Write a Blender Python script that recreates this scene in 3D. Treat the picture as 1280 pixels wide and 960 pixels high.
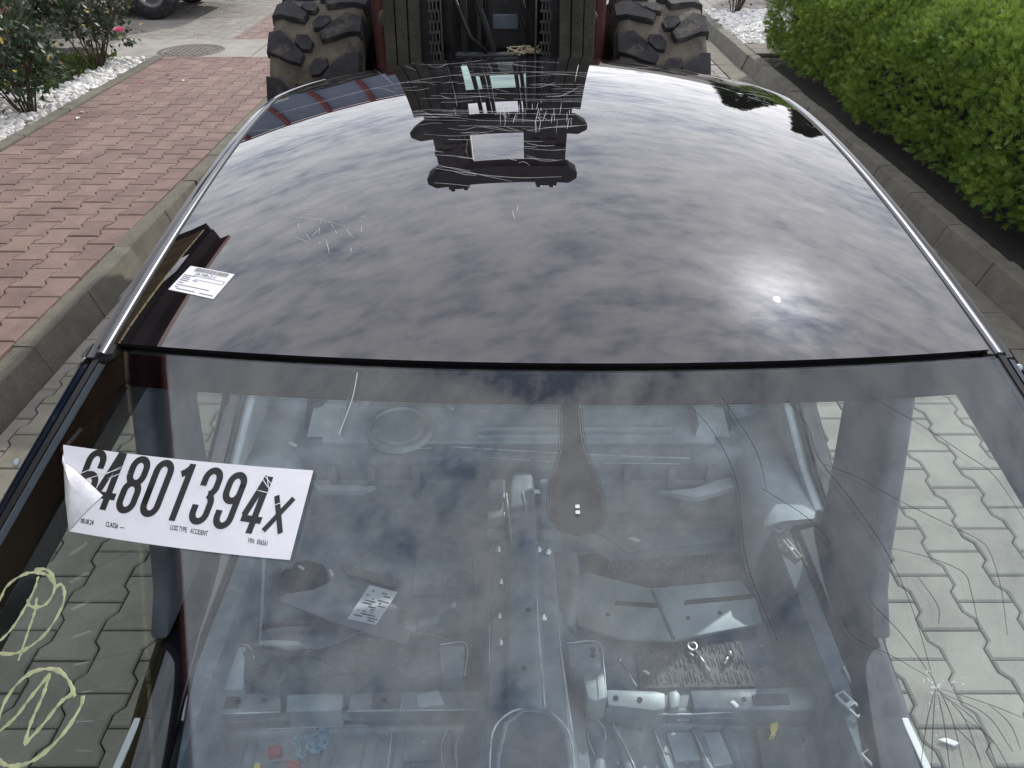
import bpy, bmesh, math, random
import numpy as np
from mathutils import Vector, Matrix
for o in list(bpy.data.objects): bpy.data.objects.remove(o)
SC = bpy.context.scene
COL = SC.collection
R = math.radians
random.seed(7); RNG = np.random.default_rng(7)

# ------------------------------------------------------------------ camera
CAMZ = 1.95; PITCH = 34.3; FPX = 967.0
cam_d = bpy.data.cameras.new('camera'); cam = bpy.data.objects.new('camera', cam_d); COL.objects.link(cam)
cam.location = (0, 0, CAMZ); cam.rotation_euler = (R(90-PITCH), 0, 0)
cam_d.sensor_width = 36; cam_d.lens = FPX/1280*36; cam_d.clip_start = .02; cam_d.clip_end = 2000
SC.camera = cam
# ------------------------------------------------------------------ sky
SUN_AZ, SUN_EL = 31.0, 34.0        # degrees right of +Y, elevation
W = bpy.data.worlds.new('World'); SC.world = W; W.use_nodes = True
nt = W.node_tree; N = nt.nodes; L = nt.links; N.clear()
def nd(t, **k):
    n = N.new(t)
    for a, b in k.items(): setattr(n, a, b)
    return n
def mth(op, a, b=None, clamp=False):
    n = nd('ShaderNodeMath', operation=op, use_clamp=clamp)
    for i, v in enumerate((a, b)):
        if v is None: continue
        if isinstance(v, (int, float)): n.inputs[i].default_value = v
        else: L.new(v, n.inputs[i])
    return n.outputs[0]
out = nd('ShaderNodeOutputWorld'); bg = nd('ShaderNodeBackground')
sky = nd('ShaderNodeTexSky', sky_type='NISHITA'); sky.sun_disc = False
sky.sun_elevation = R(SUN_EL); sky.sun_rotation = R(SUN_AZ)
tc = nd('ShaderNodeTexCoord'); sep = nd('ShaderNodeSeparateXYZ'); L.new(tc.outputs['Generated'], sep.inputs[0])
zz = mth('MAXIMUM', sep.outputs[2], 0.0); zz = mth('ADD', zz, 0.22)
cx = mth('DIVIDE', sep.outputs[0], zz); cy = mth('DIVIDE', sep.outputs[1], zz)
cmb = nd('ShaderNodeCombineXYZ'); L.new(mth('ADD', mth('MULTIPLY', cx, .68), mth('MULTIPLY', cy, .22)), cmb.inputs[0]); L.new(mth('ADD', mth('MULTIPLY', cy, 1.3), mth('MULTIPLY', cx, -.3)), cmb.inputs[1])
n1 = nd('ShaderNodeTexNoise'); n1.inputs['Scale'].default_value = 11.5; n1.inputs['Detail'].default_value = 9; n1.inputs['Roughness'].default_value = .62; n1.inputs['Distortion'].default_value = .15
L.new(cmb.outputs[0], n1.inputs['Vector'])
n2 = nd('ShaderNodeTexNoise'); n2.inputs['Scale'].default_value = 1.9; n2.inputs['Detail'].default_value = 7; L.new(cmb.outputs[0], n2.inputs['Vector'])
s = mth('ADD', mth('MULTIPLY', n1.outputs[0], .5), mth('MULTIPLY', n2.outputs[0], .5))
zc = mth('POWER', mth('MAXIMUM', sep.outputs[2], 0.0), 7.0)
s = mth('ADD', mth('MULTIPLY', mth('SUBTRACT', s, .5), mth('ADD', mth('MULTIPLY', zc, 1.35), .78)), .5)      # low clouds are veiled by haze
rmp = nd('ShaderNodeValToRGB'); L.new(s, rmp.inputs[0])
e = rmp.color_ramp.elements
e[0].position = .37; e[0].color = (.25, .29, .40, 1)
e[1].position = .66; e[1].color = (.96, .95, .97, 1)
em = rmp.color_ramp.elements.new(.48); em.color = (.62, .63, .69, 1)
# thin bright cloud round the veiled sun
sd = Vector((math.sin(R(SUN_AZ))*math.cos(R(SUN_EL)), math.cos(R(SUN_AZ))*math.cos(R(SUN_EL)), math.sin(R(SUN_EL))))
dot = nd('ShaderNodeVectorMath', operation='DOT_PRODUCT'); L.new(tc.outputs['Generated'], dot.inputs[0]); dot.inputs[1].default_value = sd
dcl = mth('MAXIMUM', dot.outputs['Value'], 0.0)
glow = mth('ADD', mth('MULTIPLY', mth('POWER', dcl, 60.0), .35), mth('MULTIPLY', mth('POWER', dcl, 350.0), 3.0))
glow = mth('MULTIPLY', glow, mth('ADD', mth('MULTIPLY', s, 2.0), -.35, ))
glow = mth('MAXIMUM', glow, 0.0)
hz = mth('POWER', mth('SUBTRACT', 1.0, mth('MAXIMUM', sep.outputs[2], 0.0)), 2.5)
lum = mth('ADD', glow, mth('ADD', mth('MULTIPLY', hz, .3), 1.0))
vm = nd('ShaderNodeVectorMath', operation='SCALE'); L.new(rmp.outputs[0], vm.inputs[0]); L.new(lum, vm.inputs['Scale'])
CLOUD = 24.0                      # cloud brightness in the units of the physical sky
vm2 = nd('ShaderNodeVectorMath', operation='SCALE'); L.new(vm.outputs[0], vm2.inputs[0]); vm2.inputs['Scale'].default_value = CLOUD
mix = nd('ShaderNodeMixRGB'); mix.inputs[0].default_value = .86
L.new(sky.outputs[0], mix.inputs[1]); L.new(vm2.outputs[0], mix.inputs[2])
L.new(mix.outputs[0], bg.inputs[0]); bg.inputs[1].default_value = .10; L.new(bg.outputs[0], out.inputs[0])
# ------------------------------------------------------------------ sun behind thin cloud
sl = bpy.data.lights.new('sun', 'SUN'); sl.energy = 3.5; sl.angle = R(.55); sl.color = (1, .95, .88)
sun = bpy.data.objects.new('sun', sl); COL.objects.link(sun); sun.location = sd*30
sun.rotation_euler = (-sd).to_track_quat('-Z', 'Y').to_euler()
SC.render.engine = 'CYCLES'
SC.view_settings.view_transform = 'Standard'; SC.view_settings.look = 'None'; SC.view_settings.gamma = 1
SC.view_settings.exposure = -0.1; SC.view_settings.use_curve_mapping = False
SC.cycles.max_bounces = 10; SC.cycles.transparent_max_bounces = 24; SC.cycles.glossy_bounces = 5

# ================================================================== helpers
def mat(name, col, rough=.6, metal=0., var=.15, vs=8., bump=0., bs=60., spec=.5, island=0., obj=0., col2=None, trans=0., coat=0., alpha=1., ior=None, spots=None):
    m = bpy.data.materials.new(name); m.use_nodes = True
    t = m.node_tree; n = t.nodes; l = t.links; n.clear()
    o = n.new('ShaderNodeOutputMaterial'); b = n.new('ShaderNodeBsdfPrincipled'); l.new(b.outputs[0], o.inputs[0])
    b.inputs['Roughness'].default_value = rough; b.inputs['Metallic'].default_value = metal
    b.inputs['Specular IOR Level'].default_value = spec; b.inputs['Coat Weight'].default_value = coat
    if ior: b.inputs['IOR'].default_value = ior
    g = n.new('ShaderNodeTexCoord').outputs['Object']
    if island or obj:
        g = n.new('ShaderNodeNewGeometry').outputs['Position']
    nz = n.new('ShaderNodeTexNoise'); nz.inputs['Scale'].default_value = vs; nz.inputs['Detail'].default_value = 6; nz.inputs['Roughness'].default_value = .65
    l.new(g, nz.inputs['Vector'])
    c2 = col2 if col2 else tuple(c*(1-var*1.6) for c in col)
    c1 = col if col2 else tuple(min(1, c*(1+var)) for c in col)
    mx = n.new('ShaderNodeMixRGB'); mx.inputs[1].default_value = (*c2, 1); mx.inputs[2].default_value = (*c1, 1)
    cr = n.new('ShaderNodeMapRange'); cr.inputs[1].default_value = .32; cr.inputs[2].default_value = .68
    l.new(nz.outputs[0], cr.inputs[0]); l.new(cr.outputs[0], mx.inputs[0])
    c = mx.outputs[0]
    if island or obj:
        hv = n.new('ShaderNodeHueSaturation'); l.new(c, hv.inputs['Color'])
        src = n.new('ShaderNodeNewGeometry').outputs['Random Per Island'] if island else n.new('ShaderNodeObjectInfo').outputs['Random']
        amt = island or obj
        mr = n.new('ShaderNodeMapRange'); mr.inputs[3].default_value = 1-amt; mr.inputs[4].default_value = 1+amt
        l.new(src, mr.inputs[0]); l.new(mr.outputs[0], hv.inputs['Value'])
        hu = n.new('ShaderNodeMath'); hu.operation = 'MULTIPLY_ADD'; hu.inputs[1].default_value = .03*amt/.2; hu.inputs[2].default_value = .5-.015*amt/.2
        l.new(src, hu.inputs[0]); l.new(hu.outputs[0], hv.inputs['Hue'])
        c = hv.outputs[0]
    if spots:
        sc, thr, scol = spots
        z2 = n.new('ShaderNodeTexNoise'); z2.inputs['Scale'].default_value = sc; z2.inputs['Detail'].default_value = 3
        l.new(g, z2.inputs['Vector'])
        r2 = n.new('ShaderNodeMapRange'); r2.inputs[1].default_value = thr; r2.inputs[2].default_value = thr+.08; l.new(z2.outputs[0], r2.inputs[0])
        m3 = n.new('ShaderNodeMixRGB'); m3.inputs[2].default_value = (*scol, 1); l.new(r2.outputs[0], m3.inputs[0]); l.new(c, m3.inputs[1]); c = m3.outputs[0]
    l.new(c, b.inputs['Base Color'])
    if trans:
        tr = n.new('ShaderNodeBsdfTranslucent'); l.new(c, tr.inputs[0])
        ms = n.new('ShaderNodeMixShader'); ms.inputs[0].default_value = trans
        l.new(b.outputs[0], ms.inputs[1]); l.new(tr.outputs[0], ms.inputs[2]); l.new(ms.outputs[0], o.inputs[0])
    if bump:
        bn = n.new('ShaderNodeTexNoise'); bn.inputs['Scale'].default_value = bs; bn.inputs['Detail'].default_value = 5; l.new(g, bn.inputs['Vector'])
        bp = n.new('ShaderNodeBump'); bp.inputs['Strength'].default_value = bump; bp.inputs['Distance'].default_value = .01
        l.new(bn.outputs[0], bp.inputs['Height']); l.new(bp.outputs[0], b.inputs['Normal'])
    return m

def glass_mat(name, tint, f0=.05, haze=0.):
    """a pane: each face lets light through, and mirrors by Schlick's law"""
    m = bpy.data.materials.new(name); m.use_nodes = True
    t = m.node_tree; n = t.nodes; l = t.links; n.clear()
    o = n.new('ShaderNodeOutputMaterial'); tr = n.new('ShaderNodeBsdfTransparent'); tr.inputs[0].default_value = (*tint, 1)
    gl = n.new('ShaderNodeBsdfGlossy'); gl.inputs['Roughness'].default_value = .0
    lw = n.new('ShaderNodeLayerWeight'); lw.inputs['Blend'].default_value = .5
    p = n.new('ShaderNodeMath'); p.operation = 'POWER'; p.inputs[1].default_value = 5; l.new(lw.outputs['Facing'], p.inputs[0])
    a = n.new('ShaderNodeMath'); a.operation = 'MULTIPLY_ADD'; a.inputs[1].default_value = 1-f0; a.inputs[2].default_value = f0; l.new(p.outputs[0], a.inputs[0])
    ms = n.new('ShaderNodeMixShader'); l.new(a.outputs[0], ms.inputs[0]); l.new(tr.outputs[0], ms.inputs[1]); l.new(gl.outputs[0], ms.inputs[2])
    last = ms.outputs[0]
    if haze:
        df = n.new('ShaderNodeBsdfDiffuse'); df.inputs[0].default_value = (.6, .6, .58, 1)
        nz = n.new('ShaderNodeTexNoise'); nz.inputs['Scale'].default_value = 9; nz.inputs['Detail'].default_value = 6
        mr = n.new('ShaderNodeMapRange'); mr.inputs[1].default_value = .4; mr.inputs[2].default_value = .8; mr.inputs[4].default_value = haze; l.new(nz.outputs[0], mr.inputs[0])
        m2 = n.new('ShaderNodeMixShader'); l.new(mr.outputs[0], m2.inputs[0]); l.new(last, m2.inputs[1]); l.new(df.outputs[0], m2.inputs[2]); last = m2.outputs[0]
    l.new(last, o.inputs[0])
    return m

def base(o, parent=None):
    COL.objects.link(o)
    if parent is not None:
        o.parent = parent
def origin_of(p):
    v = Vector((0, 0, 0))
    while p is not None:
        v += p.location; p = p.parent
    return v
def mesh(name, V, F, m, parent=None, smooth=False, kind=None):
    """world-space vertices -> one object (child coordinates made relative to its parents)"""
    off = origin_of(parent)
    V = np.asarray(V, float).reshape(-1, 3) - np.array(off)
    me = bpy.data.meshes.new(name)
    me.from_pydata(V.tolist(), [], [list(map(int, f)) for f in F]); me.validate(); me.update()
    if smooth: me.polygons.foreach_set('use_smooth', [True]*len(me.polygons))
    if m: me.materials.append(m)
    o = bpy.data.objects.new(name, me); base(o, parent)
    if kind: o['kind'] = kind
    return o
def bmobj(name, bm, m, parent=None, smooth=False, kind=None):
    off = origin_of(parent)
    bmesh.ops.translate(bm, verts=bm.verts, vec=-off)
    bmesh.ops.recalc_face_normals(bm, faces=bm.faces)
    me = bpy.data.meshes.new(name); bm.to_mesh(me); bm.free()
    if smooth:
        me.polygons.foreach_set('use_smooth', [True]*len(me.polygons))
    me.materials.append(m)
    o = bpy.data.objects.new(name, me); base(o, parent)
    if kind: o['kind'] = kind
    return o
def smooth_sharp(o, ang=40):
    me = o.data; me.polygons.foreach_set('use_smooth', [True]*len(me.polygons)); me.set_sharp_from_angle(angle=R(ang))
    return o
def thing(name, label, cat, loc=(0, 0, 0), group=None):
    o = bpy.data.objects.new(name, None); COL.objects.link(o); o.location = loc; o.empty_display_size = .1
    tag(o, label, cat, group); return o
def tag(o, label, cat, group=None):
    o['label'] = label; o['category'] = cat
    if group: o['group'] = group
    return o
def box(bm, c, s, rz=0, rx=0, ry=0, bev=0):
    mt = Matrix.Translation(c) @ Matrix.Rotation(rz, 4, 'Z') @ Matrix.Rotation(ry, 4, 'Y') @ Matrix.Rotation(rx, 4, 'X') @ Matrix.Diagonal((*s, 1))
    r = bmesh.ops.create_cube(bm, size=1, matrix=mt)
    if bev:
        vs = set(r['verts']); es = [e for e in bm.edges if e.verts[0] in vs and e.verts[1] in vs]
        bmesh.ops.bevel(bm, geom=es, offset=bev, segments=2, affect='EDGES', profile=.6)
def boxobj(name, c, s, m, parent=None, bev=.01, rz=0, rx=0, ry=0):
    bm = bmesh.new(); box(bm, c, s, rz, rx, ry, bev); return bmobj(name, bm, m, parent)
def tube(bm, pts, r, seg=8, cap=True):
    pts = [Vector(p) for p in pts]; rs = r if isinstance(r, (list, tuple)) else [r]*len(pts)
    rings = []
    for i, p in enumerate(pts):
        d = (pts[min(i+1, len(pts)-1)]-pts[max(i-1, 0)]).normalized()
        a = d.orthogonal().normalized() if i == 0 else (pa - d*pa.dot(d)).normalized()
        pa = a; b = d.cross(a)
        rings.append([bm.verts.new(p+(a*math.cos(2*math.pi*k/seg)+b*math.sin(2*math.pi*k/seg))*rs[i]) for k in range(seg)])
    for i in range(len(rings)-1):
        for k in range(seg):
            bm.faces.new((rings[i][k], rings[i][(k+1) % seg], rings[i+1][(k+1) % seg], rings[i+1][k]))
    if cap:
        bm.faces.new(rings[0][::-1]); bm.faces.new(rings[-1])
def tubeobj(name, pts, r, m, parent=None, seg=8):
    bm = bmesh.new(); tube(bm, pts, r, seg); return bmobj(name, bm, m, parent, True)
def prism(bm, poly, h, bev=0, seg=2):
    """poly: 3D points (roughly planar, counter-clockwise seen from +h); h: extrusion vector"""
    h = Vector(h)
    a = [bm.verts.new(Vector(p)) for p in poly]; b = [bm.verts.new(Vector(p)+h) for p in poly]
    n = len(a); top = bm.faces.new(b); bm.faces.new(a[::-1])
    for i in range(n): bm.faces.new((a[i], a[(i+1) % n], b[(i+1) % n], b[i]))
    if bev:
        es = list(top.edges)
        es += [e for e in bm.edges if any(v in a for v in e.verts) and any(v in b for v in e.verts)]
        bmesh.ops.bevel(bm, geom=es, offset=bev, segments=seg, affect='EDGES', profile=.6)
def prismobj(name, poly, h, m, parent=None, bev=0):
    bm = bmesh.new(); prism(bm, poly, h, bev); return smooth_sharp(bmobj(name, bm, m, parent), 50)
def lathe(bm, prof, mt=Matrix(), seg=24):
    rings = []
    for r, z in prof:
        rings.append([bm.verts.new(mt @ Vector((r*math.cos(2*math.pi*k/seg), r*math.sin(2*math.pi*k/seg), z))) for k in range(seg)] if r > 1e-6 else [bm.verts.new(mt @ Vector((0, 0, z)))])
    for A, B in zip(rings[:-1], rings[1:]):
        for k in range(seg):
            k2 = (k+1) % seg
            if len(A) == 1 and len(B) == 1: continue
            if len(A) == 1: bm.faces.new((A[0], B[k2], B[k]))
            elif len(B) == 1: bm.faces.new((A[k], A[k2], B[0]))
            else: bm.faces.new((A[k], A[k2], B[k2], B[k]))
def sweep(name, path, prof, m, parent=None, smooth=True, ups=None, closed=True):
    """path: list of (origin, e1, e2); prof: list of (a,b)"""
    V = []; F = []; n = len(prof)
    for o_, e1, e2 in path:
        for a, b in prof: V.append(np.array(o_)+a*np.array(e1)+b*np.array(e2))
    for i in range(len(path)-1):
        for k in range(n if closed else n-1):
            k2 = (k+1) % n
            F.append((i*n+k, i*n+k2, (i+1)*n+k2, (i+1)*n+k))
    if closed:
        F.append(list(range(n))[::-1]); F.append([(len(path)-1)*n+k for k in range(n)])
    o = mesh(name, V, F, m, parent); 
    bm = bmesh.new(); bm.from_mesh(o.data); bmesh.ops.recalc_face_normals(bm, faces=bm.faces); bm.to_mesh(o.data); bm.free()
    if smooth: smooth_sharp(o, 45)
    return o
# image ray -> world, for laying out what stands on known planes
p_ = R(PITCH)
FW = np.array([0, math.cos(p_), -math.sin(p_)]); UP = np.array([0, math.sin(p_), math.cos(p_)]); RT = np.array([1., 0, 0]); CC = np.array([0, 0, CAMZ])
def ray(px, py):
    d = RT*(px-640)+UP*(480-py)+FW*FPX
    return d/np.linalg.norm(d)
def G(px, py, z=0.):
    d = ray(px, py); return CC+d*((z-CAMZ)/d[2])

# ================================================================== materials
m_red = mat('red_paver', (.205, .138, .118), .85, var=.15, vs=5, bump=.35, bs=220, obj=.13, spots=(90, .66, (.38, .30, .27)))
m_redfar = mat('red_paver_far', (.205, .142, .124), .85, var=.14, vs=14, bump=.3, bs=220, island=.12)
m_grey = mat('grey_paver', (.225, .215, .172), .85, var=.17, vs=4, bump=.35, bs=200, obj=.10, spots=(120, .68, (.40, .40, .38)))
m_greyfar = mat('grey_paver_far', (.23, .215, .19), .85, var=.12, vs=9, bump=.3, bs=200, island=.12)
m_joint = mat('joint_sand', (.035, .030, .026), .95, var=.25, vs=30, bump=.5, bs=200)
m_kerb = mat('kerb_concrete', (.145, .136, .108), .9, var=.16, vs=7, bump=.6, bs=120, obj=.08, spots=(55, .70, (.13, .125, .11)))
m_slab = mat('slab_concrete', (.27, .255, .225), .9, var=.14, vs=5, bump=.4, bs=90)
m_soil = mat('dark_soil', (.018, .014, .011), 1, var=.4, vs=20, bump=.9, bs=50)
m_gravel = mat('white_marble_gravel', (.62, .61, .585), .75, var=.1, vs=30, island=.16)
m_iron = mat('cast_iron', (.15, .135, .12), .75, .2, var=.2, vs=18, bump=.3)
m_black = mat('black_car_paint', (.006, .006, .007), .09, var=.2, coat=.6)
m_navy = mat('dark_navy_paint', (.006, .010, .022), .12, coat=.6, var=.2)
m_trim = mat('black_trim', (.012, .012, .013), .38, var=.3, vs=20)
m_rubber = mat('black_rubber', (.008, .008, .008), .65, var=.2)
m_bright = mat('bright_moulding', (.17, .175, .19), .3, 1., var=.06, vs=20)
m_shell = mat('grey_body_metal', (.55, .60, .62), .42, .15, var=.16, vs=7, spec=.5, bump=.05, bs=12)
m_floor = mat('floor_pan_paint', (.19, .22, .25), .36, .0, var=.25, vs=9, bump=.08, bs=25, spots=(18, .62, (.25, .27, .28)))
m_dark = mat('dark_sound_deadening', (.11, .117, .13), .7, var=.3, vs=10, bump=.15, bs=30)
m_foam = mat('grey_foam', (.14, .145, .145), .9, var=.3, vs=12, bump=.6, bs=70)
m_panel = mat('grey_board', (.19, .20, .225), .7, var=.15, vs=6)
m_mid = mat('mid_grey_body_metal', (.36, .41, .44), .45, .0, var=.2, vs=6, bump=.05, bs=12)
m_edge = mat('edge_highlight', (.62, .66, .66), .4, .2, var=.3, vs=20)  # pale colour stands for the highlights on pressed floor edges
m_metal = mat('bare_metal', (.30, .345, .36), .5, .3, var=.15, vs=12, bump=.06, bs=20)
m_white = mat('white_plastic', (.62, .62, .60), .45, var=.05)
m_paper = mat('white_paper', (.66, .66, .69), .55, var=.03, vs=14, bump=.12, bs=22)
m_clip = mat('grey_white_clip', (.42, .43, .43), .5, var=.08)
m_paper2 = mat('grey_paper_back', (.60, .60, .62), .6, var=.12, vs=25, bump=.3, bs=60)
m_ink = mat('black_ink', (.012, .012, .014), .5, var=.1)
m_inkg = mat('grey_ink', (.10, .10, .11), .6, var=.1)
m_crayon = mat('yellow_paint_marker', (.60, .63, .36), .6, var=.18, vs=60, trans=.35)
m_crack = mat('glass_crack', (.05, .055, .06), .3, var=.2)
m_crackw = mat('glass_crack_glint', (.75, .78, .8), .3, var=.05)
m_scr = mat('scratch', (.62, .62, .64), .4, var=.2, vs=40)
m_frit = mat('frit_enamel', (.008, .003, .004), 1., var=.2, spec=0.)
m_roof = mat('black_roof_glass', (.009, .0075, .009), 1., var=.3, vs=4, spec=0., coat=1., spots=(5, .60, (.018, .016, .016)))
for k_, v_ in (('Coat IOR', 1.9), ('Coat Roughness', .0)): m_roof.node_tree.nodes['Principled BSDF'].inputs[k_].default_value = v_
m_glass = glass_mat('windscreen_glass', (.91, .965, .985), .056)
m_glass2 = glass_mat('tinted_glass', (.30, .34, .32), .05)
m_cabglass = glass_mat('green_cab_glass', (.74, .84, .81), .05)
m_tyre = mat('tyre_rubber', (.030, .030, .033), .85, var=.35, vs=9, bump=.35, bs=60, spec=.25, spots=(7, .56, (.075, .066, .054)))
m_tyredirt = mat('dusty_tyre_carcass', (.085, .074, .058), .95, var=.35, vs=8, bump=.4, bs=50)
m_redp = mat('forklift_red_paint', (.06, .005, .005), .5, var=.3, vs=6)
m_greas = mat('greasy_black_steel', (.018, .019, .019), .45, .2, var=.4, vs=14)
m_mast = mat('mast_steel_dark', (.016, .018, .019), .5, .2, var=.4, vs=10)
m_plank = mat('weathered_olive_plank', (.034, .032, .023), .85, var=.35, vs=7, bump=.5, bs=45, spots=(16, .68, (.07, .065, .05)))
m_chain = mat('oily_chain', (.06, .06, .058), .5, .5, var=.3)
m_rope = mat('pale_twine', (.42, .36, .26), .9, var=.2)
m_thuja = mat('thuja_leaf', (.235, .325, .052), .55, col2=(.075, .145, .026), vs=5, island=.30, trans=.28, spec=.3)
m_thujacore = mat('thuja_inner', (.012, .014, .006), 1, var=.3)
m_conif = mat('dark_conifer_leaf', (.035, .065, .018), .6, col2=(.018, .035, .010), vs=5, island=.3, trans=.2)
m_rose = mat('rose_leaf', (.045, .072, .032), .45, col2=(.028, .045, .022), vs=6, island=.35, trans=.2)
m_roseyel = mat('yellowed_leaf', (.45, .34, .06), .6, var=.2, island=.2, trans=.25)
m_rosered = mat('reddish_leaf', (.12, .035, .028), .6, var=.2, island=.2, trans=.2)
m_petal = mat('pink_petal', (.62, .16, .25), .6, var=.15, vs=30, trans=.25)
m_stem = mat('brown_stem', (.055, .036, .022), .85, var=.3, vs=20)
m_grass = mat('low_green_groundcover', (.075, .105, .020), .7, var=.3, vs=9, island=.3, trans=.2)
m_suv = mat('dark_vehicle_paint', (.010, .010, .011), .25, coat=.3, var=.2)
m_under = mat('vehicle_underbody', (.012, .011, .010), .9, var=.4)
m_rim = mat('dull_alloy', (.22, .22, .22), .4, .8, var=.15)
m_wall = mat('olive_render', (.20, .18, .10), .85, var=.12, vs=3, bump=.2)
m_board = mat('olive_board', (.74, .63, .33), .6, var=.22, vs=5, obj=.16)
m_brown = mat('dark_brown_fascia', (.007, .003, .003), .8, var=.2, spec=.1)
m_redtrim = mat('dark_red_trim', (.16, .02, .018), .45, var=.15)
m_shed = mat('blue_grey_sheet', (.16, .19, .26), .5, var=.1, vs=2)
m_blue = mat('pale_blue_cloth', (.18, .33, .42), .9, var=.25, vs=18, bump=.4, bs=60)
m_cloth = mat('grey_green_cloth', (.12, .14, .14), .95, var=.3, vs=14, bump=.5, bs=80)
m_yel = mat('yellow_plastic', (.62, .52, .10), .5, var=.1)
m_redpl = mat('red_plastic', (.28, .03, .03), .5, var=.1)
m_steel = mat('zinc_bolt', (.55, .57, .56), .3, .9, var=.15)
m_leafd = mat('dry_leaf', (.22, .10, .05), .8, var=.3, vs=30)

# ================================================================== paving
PL, PW, PA, PT, GAP = .2150, .1567, .0117, .013, .0029
def paver_outline():
    h = PL/2-GAP; q = PL/4
    w, nrw = PW/2+PA-GAP, PW/2-PA-GAP
    r = [(w, -h), (w, -q-PT), (nrw, -q+PT), (nrw, q-PT), (w, q+PT), (w, h)]
    return np.array(r+[(-x, -y) for x, y in r])
OUT = paver_outline()
def paver_mesh(o2, depth=.045, ch=.0055):
    n = len(o2); cen = o2.mean(0)
    inn = o2.copy()
    for i in range(n):
        a, b, c = o2[i-1], o2[i], o2[(i+1) % n]
        e1 = (b-a)/np.linalg.norm(b-a); e2 = (c-b)/np.linalg.norm(c-b)
        n1 = np.array([-e1[1], e1[0]]); n2 = np.array([-e2[1], e2[0]]); s = n1+n2; s = s/max(.35, (1+n1@n2))
        inn[i] = b+s*ch
    V = np.vstack([np.c_[o2, np.full(n, -depth)], np.c_[o2, np.full(n, -ch*.8)], np.c_[inn, np.zeros(n)]])
    F = []
    for lv in (0, 1):
        for i in range(n):
            j = (i+1) % n; F.append((lv*n+i, lv*n+j, (lv+1)*n+j, (lv+1)*n+i))
    F.append([2*n+i for i in range(n)])
    return V, F
PV, PF = paver_mesh(OUT)
def clip_poly(poly, x0, x1, y0, y1):
    def cl(p, f, inter):
        r = []
        for i in range(len(p)):
            a, b = p[i-1], p[i]
            if f(b):
                if not f(a): r.append(inter(a, b))
                r.append(b)
            elif f(a): r.append(inter(a, b))
        return r
    p = [tuple(v) for v in poly]
    for ax, lim, sg in ((0, x0, 1), (0, x1, -1), (1, y0, 1), (1, y1, -1)):
        f = lambda v: sg*(v[ax]-lim) >= -1e-9
        def it(a, b):
            t = (lim-a[ax])/(b[ax]-a[ax]); return (a[0]+t*(b[0]-a[0]), a[1]+t*(b[1]-a[1]))
        p = cl(p, f, it)
        if len(p) < 3: return None
    q = [p[0]]
    for v in p[1:]:
        if math.dist(v, q[-1]) > 2e-3: q.append(v)
    if math.dist(q[0], q[-1]) < 2e-3: q.pop()
    return np.array(q) if len(q) >= 3 else None
def pave(parent, rect, ph, z, m_single, m_joined, single, tilt=.0):
    """lays interlocking pavers in rect; those inside the boxes `single` are objects, the rest one mesh"""
    x0, x1, y0, y1 = rect; me = bpy.data.meshes.new('paver'); me.from_pydata(PV.tolist(), [], PF); me.materials.append(m_single)
    JV, JF, cnt = [], [], 0; nb = 0
    i0 = int((x0-ph[0])/PW)-2; i1 = int((x1-ph[0])/PW)+2
    for i in range(i0, i1+1):
        cx = ph[0]+i*PW; oy = ph[1]+PL/2+(PL/2 if i % 2 else 0)
        for j in range(int((y0-oy)/PL)-2, int((y1-oy)/PL)+3):
            cy = oy+j*PL
            if cx+PW < x0 or cx-PW > x1 or cy+PL < y0 or cy-PL > y1: continue
            whole = x0 <= cx-PW/2-PA and cx+PW/2+PA <= x1 and y0 <= cy-PL/2 and cy+PL/2 <= y1
            sing = any(a <= cx <= b and c <= cy <= d for a, b, c, d in single)
            dz = RNG.normal(0, .0011)
            er, el = abs(cx+PW/2-x1) < PA*1.6, abs(cx-PW/2-x0) < PA*1.6
            if er or el: whole = False
            if whole: V, F = PV, PF
            else:
                oe = OUT+[cx, cy]
                if er: oe[OUT[:, 0] > 0, 0] = x1-GAP
                if el: oe[OUT[:, 0] < 0, 0] = x0+GAP
                o2 = clip_poly(oe, x0, x1, y0, y1)
                if o2 is None: continue
                if np.ptp(o2[:, 0]) < .014 or np.ptp(o2[:, 1]) < .014: continue
                V, F = paver_mesh(o2-[cx, cy])
            if sing and nb < 300:
                nb += 1
                if whole: o = bpy.data.objects.new('paver', me)
                else:
                    mm = bpy.data.meshes.new('paver'); mm.from_pydata(np.asarray(V).tolist(), [], [list(f) for f in F]); mm.materials.append(m_single); o = bpy.data.objects.new('paver', mm)
                COL.objects.link(o); o.parent = parent; o.location = Vector((cx, cy, z+dz))-parent.location
                o.rotation_euler = (RNG.normal(0, .003), RNG.normal(0, .004), RNG.normal(0, .003))
            else:
                JV.append(np.asarray(V)+[cx, cy, z+dz]); JF += [[k+cnt for k in f] for f in F]; cnt += len(V)
    if JV: mesh('far_pavers', np.vstack(JV), JF, m_joined, parent, kind='stuff')
    return nb
def sheet(name, x0, x1, y0, y1, z, m):
    o = mesh(name, [(x0, y0, z), (x1, y0, z), (x1, y1, z), (x0, y1, z)], [(0, 1, 2, 3)], m); o['kind'] = 'structure'; return o
ground = sheet('ground', -60, 60, -40, 90, -.055, mat('ground_earth', (.12, .11, .09), .95, vs=2, bump=.2))
drive = sheet('driveway', -2.10, 2.32, -3, 9.3, -.030, m_joint)
nb1 = pave(drive, (-2.09, 2.31, -.4, 9.28), (1.8125, 2.496), 0, m_grey, m_greyfar,
     [(.72, 2.32, .78, 2.95), (-2.1, -.95, .95, 3.05)])
yard = sheet('rear_yard_paving', -14, 12, 9.3, 30, -.031, m_joint)
pave(yard, (-11, -3.62, 10.22, 15.5), (1.8125, 2.496), 0, m_greyfar, m_greyfar, [])
pave(yard, (-2.1, 2.31, 9.31, 15.5), (1.8125, 2.496), 0, m_greyfar, m_greyfar, [])
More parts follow.
